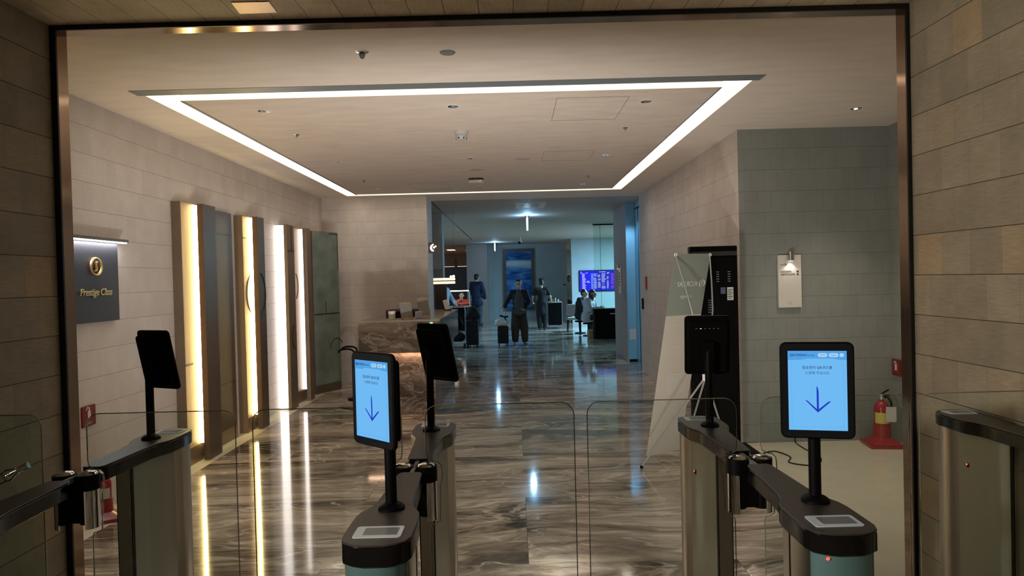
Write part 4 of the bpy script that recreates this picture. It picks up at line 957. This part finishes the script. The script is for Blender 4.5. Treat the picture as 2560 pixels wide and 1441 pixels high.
# member of staff in black, from behind, at the trolley
def b2(t,j):
    remeshed('shirt',shirt_short(j,.016),M['black_cloth'],t,.012,4); remeshed('trousers',trousers(j,.018,.015,.96),M['black_cloth'],t,.012,4)
    remeshed('apron',MB().cap((.05,-.03,.95),(-.05,-.03,.95),.135,.135).cap((.05,-.03,.62),(-.05,-.03,.62),.13,.13).cap((0,-.03,.62),(0,-.03,.95),.16,.15),M['black_cloth'],t,.013,4)
    shoes(t,j,M['shoe']); h=j['hed']
    hr=hair_short(t,j); remeshed('head_scarf',MB().cap(h+V((0,.02,.06)),h+V((0,.03,.11)),.082,.062).cap(h+V((.04,.03,.10)),h+V((.085,.04,.165)),.035,.010).cap(h+V((-.04,.03,.10)),h+V((-.085,.04,.175)),.035,.010),M['black_cloth'],t,.010,3)
person('person in black uniform and head scarf seen from behind at a service trolley',(.885,21.5,0),rad(180),
  J(er=(-.30,.02,1.12),wr=(-.33,-.18,.98),el=(.30,.02,1.12),wl=(.30,-.16,.97),al=(.085,.02,.085),ar=(-.085,.02,.085)),b2,.93)
ct=thing('service_trolley','black service trolley with glassware on top beside the person in black','trolley',(1.33,22.14,0))
obj('cabinet',MB().box(-.21,.21,-.28,.28,.12,.84),M['black_soft'],ct,False); obj('tray',MB().box(-.22,.22,-.29,.29,.84,.865),M['counter_top'],ct,False)
for x in (-1,1):
    for y in (-1,1): obj('caster',MB().cyl((x*.18-.012,y*.24,.04),(x*.18+.012,y*.24,.04),.04,seg=14).box(x*.18-.016,x*.18+.016,y*.24-.016,y*.24+.016,.06,.12),M['steel'],ct)
for y in (-.275,.275): obj('rail',MB().tube([(.215,y,.12),(.215,y,.84)],.008,8),M['chrome'],ct)
for k,(x,y,h_) in enumerate(((1.18,21.98,.07),(1.26,22.03,.09),(1.34,21.97,.12),(1.43,22.0,.08))):
    o=tag(obj('drinking_glass',MB().lathe([(0,0),(.026,0),(.032,h_),(.029,h_),(.024,.008),(0,.008)],seg=16),mat('tumbler',(.35,.42,.44),.08),None,True,(x,y,.866)),('leftmost','second from left','tallest, third from left','rightmost')[k]+' glass standing on the service trolley','glass','glasses on the service trolley')
tag(obj('serving_tray',MB().prism(rrect(.32,.14,.04,4),0,.10,.02),M['black'],None,True,(1.28,22.27,.866)),'dark rounded container behind the glasses on the service trolley','container')
# man in a blue coat, from behind
def b3(t,j):
    remeshed('coat',jacket(j,.024,.74,1,.03),M['navy'],t,.012,4); remeshed('trousers',trousers(j,.016,.0,.95),M['denim'],t,.012,4); shoes(t,j,M['shoe']); hair_short(t,j)
    obj('collar',MB().tube([(.06*cos(a*.35),.02+.06*sin(a*.35),1.475+.008*sin(a*.35)) for a in range(0,18)],.012,7,True),M['label_white'],t)
person('person in long blue coat and jeans standing with back turned near the far pier',(-1.31,24.2,0),rad(150),
  J(er=(-.26,-.02,1.12),wr=(-.25,-.10,.90),el=(.26,-.05,1.12),wl=(.20,-.17,.93),hed=(0,-.035,1.59)),b3,1.08)
# luggage by the desk
lt=thing('luggage_trolley','grey tubular luggage trolley loaded with black bags at the far end of the desk','trolley',(-1.40,16.75,0))
obj('frame',MB().tube([(-.16,.2,.08),(-.16,.2,.95),(-.12,.2,.99),(.14,.2,.99),(.18,.2,.95),(.18,.2,.08)],.014,8).tube([(-.16,.2,.10),(-.14,-.25,.10),(.16,-.25,.10),(.18,.2,.10)],.014,8),M['pole_grey'],lt)
for x in (-.15,.17):
    for y in (-.22,.18): obj('wheel',MB().cyl((x-.014,y,.04),(x+.014,y,.04),.04,seg=14),M['black'],lt)
s2=thing('suitcase','large black suitcase standing on the floor right of the luggage trolley','suitcase',(-1.03,16.62,0)); suitcase(s2,.30,.24,.66,None,M['black_cloth'])
tag(remeshed('backpack',MB().ell((.02,0,.17),.17,.13,.17).ell((.10,-.02,.10),.13,.12,.10).ell((0,-.10,.12),.13,.06,.10),M['black_cloth'],None,.014,3,loc=(-1.04,16.64,.662)),'bulky black backpack lying on the large suitcase','backpack')
tag(remeshed('holdall',MB().cap((-.07,-.03,.13),(.07,-.03,.13),.12,.12).ell((0,-.03,.17),.16,.11,.10),M['black_cloth'],None,.014,3,loc=(-1.40,16.75,.115)),'black holdall on the deck of the luggage trolley','bag')
tag(remeshed('tote_bag',MB().ell((0,0,.16),.16,.11,.16).ell((.03,0,.27),.10,.07,.10),M['black_soft'],None,.014,3,loc=(-1.42,16.72,.41)),'black tote bag on top of the holdall on the luggage trolley','bag')
# booth with a seated person in red
bo=thing('counter_booth','low booth counter with white light bar and glass end behind the luggage','counter',(-1.80,22.0,0))
obj('front',MB().box(-.38,.39,-.05,.03,0,.76),M['black_soft'],bo,False); obj('worktop',MB().box(-.42,.41,-.12,.36,.76,.80),M['counter_top'],bo,False)
obj('light_bar',MB().prism(rrect(.74,.03,.012,4,-.02,1.295),-.012,.012,0,XZ),emit('bar_white',(1,.97,.95),6),bo)
ge=obj('glass_end',MB().box(.37,.382,-.05,.40,.80,1.28),M['glass_green'],bo,False); obj('edge',MB().box(.366,.384,-.056,-.048,.80,1.28),emit('edge_lit',(.55,.95,.85),.45),ge,False)
obj('post',MB().box(-.40,-.385,.0,.02,.80,1.29).box(.366,.38,.40,.42,.80,1.29),M['steel'],bo,False)
point('booth_light',(-1.80,21.86,1.22),5,(1,.92,.85),.05)
jr=J(pel=(0,.05,.47),che=(0,.02,.80),nec=(0,-.01,.99),hed=(.0,-.04,1.13),sl=(.175,0,.93),sr=(-.175,0,.93),el=(.27,-.15,.875),wl=(.03,-.27,.87),dl=V((-1,0,0)),er=(-.21,-.24,.875),wr=(-.03,-.20,1.0),dr=V((.25,.1,.6)),cr=V((.9,0,0)),
  hl=(.09,.05,.47),hr=(-.09,.05,.47),kl=(.10,-.36,.47),kr=(-.10,-.36,.47),al=(.10,-.34,.085),ar=(-.10,-.34,.085))
def b4(t,j):
    remeshed('sweater',jacket(j,.014,.5,1),M['red_cloth'],t,.011,4); remeshed('trousers',trousers(j,.012),M['black_cloth'],t,.012,4); shoes(t,j,M['shoe']); hair_short(t,j); face_bits(t,j)
person('person in orange-red sweater seated behind the booth counter, chin on hand',(-1.73,22.60,0),0,jr,b4,1.0)
def chair(label,loc,rz,m,grp='lounge chairs'):
    t=thing('lounge_chair',label,'chair',loc,rz,grp)
    obj('seat',MB().prism(rrect(.44,.44,.05,4),.36,.43,.015),m,t); obj('backrest',MB().prism(rrect(.46,.36,.05,4,0,.66),-.235,-.185,.015,XZ),m,t)
    for x in (-1,1):
        for y in (-1,1): obj('leg',MB().cyl((x*.19,y*.19,0),(x*.17,y*.17,.37),.012,.016,8),M['black'],t)
    for x in (-.2,.2): obj('upright',MB().box(x-.012,x+.012,.19,.215,.40,.60),M['black'],t,False)
    return t
chair('dark lounge chair under the person in red at the booth',(-1.73,22.80,0),0,M['black_soft'])
# person half hidden behind the brown screen
def b5(t,j):
    remeshed('shirt',jacket(j,.016,.80,1),M['paleblue_cloth'],t,.012,4); remeshed('trousers',trousers(j),M['charcoal'],t,.012,4); shoes(t,j,M['shoe']); hair_short(t,j)
person('person in pale blue top standing half hidden behind the dark brown screen',(-2.10,20.6,0),rad(60),J(el=(.24,-.10,1.13),wl=(.20,-.28,.95)),b5,.98)
# seated pair at the black counter
js=J(pel=(0,.04,.53),che=(0,.0,.86),nec=(0,-.05,1.04),hed=(0,-.12,1.17),sl=(.175,-.03,.98),sr=(-.175,-.03,.98),el=(.21,-.12,.74),wl=(.10,-.32,.77),dl=V((-.2,-1,.1)),er=(-.21,-.12,.74),wr=(-.10,-.32,.77),dr=V((.2,-1,.1)),
  hl=(.09,.04,.52),hr=(-.09,.04,.52),kl=(.10,-.37,.53),kr=(-.10,-.37,.53),al=(.10,-.34,.10),ar=(-.10,-.34,.10))
def b6(t,j):
    remeshed('jacket',jacket(j,.022,.5,1),M['black_cloth'],t,.012,4); remeshed('trousers',trousers(j),M['black_cloth'],t,.012,4); shoes(t,j,M['shoe']); hair_short(t,j); face_bits(t,j)
person('person with short black hair in dark jacket seated bent forward, further from us',(1.96,19.9,0),rad(62),js,b6,1.0)
def b7(t,j):
    remeshed('jacket',jacket(j,.034,.42,1,.05).cap((.05,.04,.56),(-.05,.04,.56),.17,.17),M['pale_cloth'],t,.013,4); remeshed('trousers',trousers(j),M['black_cloth'],t,.012,4); shoes(t,j,M['shoe']); hair_short(t,j,long=.16); face_bits(t,j)
person('person with long black hair in pale shiny jacket seated at the black counter',(2.10,18.95,0),rad(62),js,b7,1.0)
def stool(label,loc,m):
    t=thing('stool',label,'stool',loc,0,'low stools at the black counter'); obj('seat',MB().lathe([(0,.33),(.15,.33),(.16,.345),(.15,.372),(0,.372)],seg=24),m,t); obj('stem',MB().cyl((0,0,.02),(0,0,.33),.03),M['black'],t); obj('base',MB().lathe([(0,0),(.17,0),(.16,.02),(0,.025)],seg=24),M['black'],t)
stool('dark round stool under the person in the dark jacket',(1.93,19.92,0),M['black_soft']); stool('dark round stool under the person in the pale jacket',(2.07,18.97,0),M['black_soft'])
chair('pale-backed lounge chair behind the person in the dark jacket',(1.80,20.6,0),rad(180),mat('pale_upholstery',(.36,.35,.32),.8))
tag(obj('basket',MB().prism(rrect(.30,.24,.05,4),0,.21,.012),M['basket'],None,True,(2.13,18.46,0)),'tan woven basket on the floor beside the black counter','basket')
def b8(t,j):
    remeshed('jacket',jacket(j,.02,.80,1),M['bag_white'],t,.012,4); remeshed('trousers',trousers(j),M['wine'],t,.012,4); shoes(t,j,M['shoe']); hair_short(t,j,M['fair_hair'],long=.08)
person('person with brown hair in white jacket glimpsed in the gap beyond the far wall',(2.33,28.2,0),rad(30),J(),b8,1.0)

# ------------------------------------------------------------------ lounge furniture
bk=thing('bar_counter','black counter with glass panes rising to the ceiling, right of the seated pair','counter',(2.86,17.95,0))
obj('front',MB().box(-.75,.75,-.12,.30,0,.80),M['black_soft'],bk,False)
g1=obj('glass_pane',MB().box(-.72,-.545,-.006,.006,.80,C-.03),M['glass_green'],bk,False); g2=obj('glass_pane',MB().box(-.538,.75,-.006,.006,.80,C-.03),M['glass_green'],bk,False)
obj('mullion',MB().box(-.545,-.538,-.008,.008,.80,C-.03),M['black'],bk,False); obj('top_rail',MB().box(-.73,.75,-.02,.02,C-.03,C-.002),M['black'],bk,False)
obj('shelf',MB().box(-.35,.3,-.2,-.12,.66,.68),M['label_white'],bk,False)
# flight information screen
tv=thing('flight_information_sign','wide blue flight information screen with rows of times on the lounge wall','screen',(3.03,24.398,1.50))
obj('case',MB().prism(rrect(1.34,.76,.012,2),.0,.05,.004,XZ),M['black'],tv)
obj('display',MB().box(-.65,.65,-.053,-.0505,-.355,.355),emit('display_blue',srgb(38,44,225),1.15),tv,False)
RR=random.Random(4); dw=emit('display_white',(.75,.82,1),1.0); dc=emit('display_cyan',(.25,.65,1),1.0); dp=emit('display_pink',(.55,.12,.75),1.0)
A,B_,D_=MB(),MB(),MB()
for r_ in range(15):
    z=.235-.037*r_
    for x0,ln,tgt,pr in ((-.56,.13,A,1),(-.40,.12,A,.12),(-.24,.09,B_,1),(-.14,.11,A,.9),(.0,.10,A,.8),(.13,.15,A,.9),(.32,.07,A,.7),(.47,.11,D_,.9)):
        if RR.random()<pr:
            x=x0
            while x<x0+ln*RR.uniform(.6,1):
                wd=RR.uniform(.008,.02); tgt.box(x,x+wd,-.0545,-.053,z,z+.020); x+=wd+.005
A.box(-.62,-.58,-.0545,-.053,.325,.335).box(.05,.28,-.0545,-.053,.30,.322).box(-.62,-.55,-.0545,-.053,.272,.29).box(-.44,-.36,-.0545,-.053,.272,.286).box(.33,.42,-.0545,-.053,.272,.29).box(-.55,-.42,-.0545,-.053,-.345,-.32)
obj('lettering',A,dw,tv,False); obj('lettering',B_,dc,tv,False); obj('lettering',D_,dp,tv,False)
# large framed seascape
N=NT('blue_waves_print'); pb=N.n('ShaderNodeBsdfPrincipled'); N.l(pb.outputs[0],N.out.inputs[0]); pb.inputs['Roughness'].default_value=.55; pb.inputs['Specular IOR Level'].default_value=.15
tc=N.n('ShaderNodeTexCoord'); mp=N.n('ShaderNodeMapping'); N.l(tc.outputs['Object'],mp.inputs[0]); mp.inputs['Scale'].default_value=(.8,1,3.2); mp.inputs['Rotation'].default_value=(0,rad(6),0)
nz=N.n('ShaderNodeTexNoise'); N.l(mp.outputs[0],nz.inputs['Vector']); nz.inputs['Scale'].default_value=1.6; nz.inputs['Detail'].default_value=6; nz.inputs['Distortion'].default_value=.5
rp=N.n('ShaderNodeValToRGB'); N.l(nz.outputs['Fac'],rp.inputs[0]); e=rp.color_ramp.elements
e[0].position=.34; e[0].color=(.012,.05,.12,1); e[1].position=.74; e[1].color=(.40,.52,.64,1)
x=e.new(.46); x.color=(.02,.11,.36,1); x=e.new(.58); x.color=(.09,.25,.52,1)
sx_=N.n('ShaderNodeSeparateXYZ'); N.l(tc.outputs['Object'],sx_.inputs[0])
mrz=N.n('ShaderNodeMapRange'); N.l(sx_.outputs[2],mrz.inputs[0]); mrz.inputs[1].default_value=.42; mrz.inputs[2].default_value=.62
mr2=N.n('ShaderNodeMapRange'); N.l(sx_.outputs[2],mr2.inputs[0]); mr2.inputs[1].default_value=.80; mr2.inputs[2].default_value=.72
mm=N.n('ShaderNodeMath',operation='MULTIPLY'); N.l(mrz.outputs[0],mm.inputs[0]); N.l(mr2.outputs[0],mm.inputs[1])
mc_=N.n('ShaderNodeMix',data_type='RGBA',blend_type='MIX'); N.l(mm.outputs[0],mc_.inputs[0]); N.l(rp.outputs[0],mc_.inputs[6]); mc_.inputs[7].default_value=(.50,.58,.62,1)
N.l(mc_.outputs[2],pb.inputs['Base Color']); pb.inputs['Emission Strength'].default_value=0
fp=thing('framed_picture','tall picture of blue waves in a dark brown frame on the far lounge wall','picture',(.235,27.398,1.60))
fm=MB(); W_,H_=.63,1.24
fm.box(-W_,W_,-.08,0,H_-.11,H_).box(-W_,W_,-.08,0,-H_,-H_+.05).box(-W_,-W_+.12,-.08,0,-H_+.05,H_-.11).box(W_-.12,W_,-.08,0,-H_+.05,H_-.11)
obj('frame',fm,mat('picture_frame',(.075,.055,.045),.4),fp,False); obj('print',MB().box(-W_+.12,W_-.12,-.03,-.002,-H_+.05,H_-.11),N.m,fp,False)
# hanging tube lights
for i,(x,y,l) in enumerate(((.34,15.0,'glowing tube pendant nearer to us under the lounge ceiling'),(-.66,25.6,'glowing tube pendant further back under the lounge ceiling'))):
    t=thing('tube_pendant',l,'pendant light',(x,y,C),0,'white tube pendants in the lounge')
    obj('canopy',MB().lathe([(0,-.05),(.035,-.05),(.04,-.03),(.05,-.003),(0,-.003)],seg=20),M['steel'],t)
    obj('tube',MB().lathe([(0,-.33),(.016,-.325),(.018,-.31),(.018,-.05),(0,-.05)],seg=18),emit('tube_cool',(.62,.86,1.0),9),t)
    point('tube_pendant_light',(x,y-.12,C-.16),22,(.30,.62,1.0),.03)
cm=thing('ceiling_camera','small white ceiling camera with dark lens between the two tube pendants','camera',(.27,22.5,C))
obj('bracket',MB().cyl((0,0,-.14),(0,0,-.002),.02).ell((0,0,-.16),.05,.05,.04,12,8),M['white'],cm); obj('lens',MB().ell((-.03,-.03,-.20),.05,.05,.045,12,8),M['black'],cm)
# double bar pendant over the end of the desk
pd=thing('linear_pendant','pendant of two stacked warm glowing bars beyond the reception desk','pendant light',(-1.34,13.0,1.635),0)
em=emit('bar_warm',(1.0,.74,.48),1.7)
obj('bar',MB().prism(rrect(.46,.048,.015,4,0,.035),-.02,.02,0,XZ),em,pd); obj('bar',MB().prism(rrect(.46,.048,.015,4,0,-.030),-.02,.02,0,XZ),em,pd); obj('spacer',MB().box(-.22,.22,-.018,.018,-.006,.011),M['black'],pd,False)
obj('globe',MB().ell((.15,0,.082),.022,.022,.022,14,10).ell((.20,0,.085),.028,.028,.028,14,10),emit('globe_white',(1,.95,.9),2.5),pd)
for x in (-.2,.215): obj('cable',MB().cyl((x,.03,.03),(x,.03,C-1.637),.0015,seg=5),M['black'],pd)
bs_=thing('brown_screen','dark brown wooden screen standing under the double bar pendant','screen panel',(-1.46,13.75,0))
obj('panel',MB().box(-.12,.11,-.02,.02,.02,1.60),M['brown_wood'],bs_,False); obj('foot',MB().box(-.14,.13,-.12,.12,0,.02),M['brown_wood'],bs_,False)
# blade sign on the end of the desk wall
bl=thing('blade_sign','small brown projecting sign with glowing white rounded symbol by the desk wall','sign',(-1.384,11.2,2.19))
obj('plate',MB().box(.003,.185,-.012,.012,-.088,.088),mat('blade_brown',(.10,.082,.07),.5),bl,False)
gw=emit('symbol_white',(1,.98,.95),2.2)
obj('symbol',MB().tube([(.070,-.0135,.045),(.052,-.0135,.03),(.045,-.0135,.0),(.052,-.0135,-.03),(.075,-.0135,-.05),(.09,-.0135,-.045)],[.012,.015,.016,.016,.014,.010],8).ell((.096,-.0135,.005),.017,.006,.017,12,8).ell((.122,-.0135,.022),.014,.006,.014,12,8).ell((.080,-.0135,.052),.012,.006,.012,12,8),gw,bl)
# right wall: card reader, small box; notice on the stub wall; door sticker
cr=thing('card_reader_switch','pale card reader with a red edge on the right wall before the doorway','card reader',(XR-.001,11.2,1.53)); obj('case',MB().box(-.02,0,-.06,.06,-.10,.10),mat('reader_case',(.45,.40,.30),.5),cr,False); obj('red_edge',MB().box(-.024,-.0,-.075,-.06,-.11,.10),M['red_sign'],cr,False)
tag(obj('wall_switch',MB().box(-.02,0,-.05,.05,-.09,.09),M['black'],None,False,(XR-.001,11.5,1.17)),'small black wall box below the card reader on the right wall','switch')
tag(obj('notice_sign',MB().box(-.004,0,-.10,.10,-.16,.16),mat('notice_paper',(.26,.26,.27),.6),None,False,(2.1695,13.25,1.33)),'pale paper notice on the grey stub wall beside the lit sign','notice')
tag(obj('door_sticker',MB().box(-.06,.06,-.002,0,-.10,.10).box(-.045,.045,-.003,-.002,.03,.08),mat('sticker_pale',(.55,.60,.66),.4),None,False,(2.262,12.9995,.53)),'small pale sticker low on the steel door jamb','sticker')
tag(obj('wall_button',MB().box(-.05,.05,-.02,0,-.02,.02),M['black'],None,False,(2.06,27.399,1.35)),'small dark wall button on the far lounge wall right of the picture','switch')
# back room at far left
rb=thing('back_bar','dark wine-bar cabinet with a strip of light along its top, far left of the lounge','cabinet',(-3.3,35.6,0))
obj('carcass',MB().box(-1.5,1.46,-.3,.39,0,2.35),mat('cabinet_dark',(.02,.022,.03),.3),rb,False); obj('light_strip',MB().box(-1.5,1.46,-.32,-.30,2.34,2.36),emit('strip_far',(1,.82,.68),1.2),rb,False)
for i,(x,y,l) in enumerate(((-2.75,30.5,'nearer'),(-1.98,31.8,'further'))):
    t=thing('ceiling_spot',l+' square ceiling lamp in the warm back room at far left','ceiling light',(x,y,C),0,'square lamps in the back room'); obj('frame',MB().box(-.2,.2,-.45,.45,-.03,-.001),M['steel'],t,False); obj('diffuser',MB().box(-.17,.17,-.42,.42,-.036,-.03),emit('spot_warm',(1,.8,.62),2.0),t,False)
pt=thing('post','slim dark post standing in the warm back room behind the blue wall end','post',(-2.38,28.5,0)); obj('shaft',MB().box(-.05,.05,-.05,.05,0,2.55),M['brown_wood'],pt,False); obj('foot',MB().box(-.1,.1,-.1,.1,0,.02),M['black'],pt,False)

# ------------------------------------------------------------------ lamps and added fill lights
spot('alcove_downlight',(2.96,5.83,C-.02),50,(1,.86,.62),78,.7,None,.03)
spot('entrance_fill_left',(-2.2,.2,1.9),350,(1,.90,.76),58,.8,(2.08,2.5,1.5),.15)  # added fill without a fixture, brightens the right entrance wall
for ux,tx,ue in ((-.95,-1.3,270),(.2,-.2,255),(1.2,.8,100)):      # added upward fill from floor level for hall ceiling and walls, no fixtures
    spot('threshold_fill',(ux,3.40,.03),ue,(1,.945,.88),112,1.0,(tx,8.5,3.0),.12)
spot('alcove_fill_front',(3.2,4.5,C-.02),16,(1,.90,.74),140,.7,None,.05)  # added fill hidden behind the jamb, lifts the alcove walls
area('entrance_fill_top',(-.1,-1.2,3.0),15,(1.0,.92,.72),1.0,.5)  # unseen fill behind the viewer, added to light the entrance
spot('doorway_fill',(2.26,12.0,2.88),60,(.55,.80,1.0),75,.6,(2.25,13.0,1.6),.03)  # spot added to brighten the steel jamb, no fitting there
area('lounge_fill_right',(4.4,21.0,C-.02),680,(.36,.73,1.0),1.6,1.6)  # added blue fill, kept out of view on the lounge's right
area('lounge_fill_left',(-4.6,18,C-.02),190,(.36,.72,1.0),1.2,1.6)  # its weaker counterpart, an added blue fill hidden on the left
area('back_room_lamp',(-4.9,31.5,C-.02),60,(1,.72,.5),1.0,1.0)
area('bay_lamp',(5.6,31,C-.02),160,(.75,1.0,.95),.8,1.0)
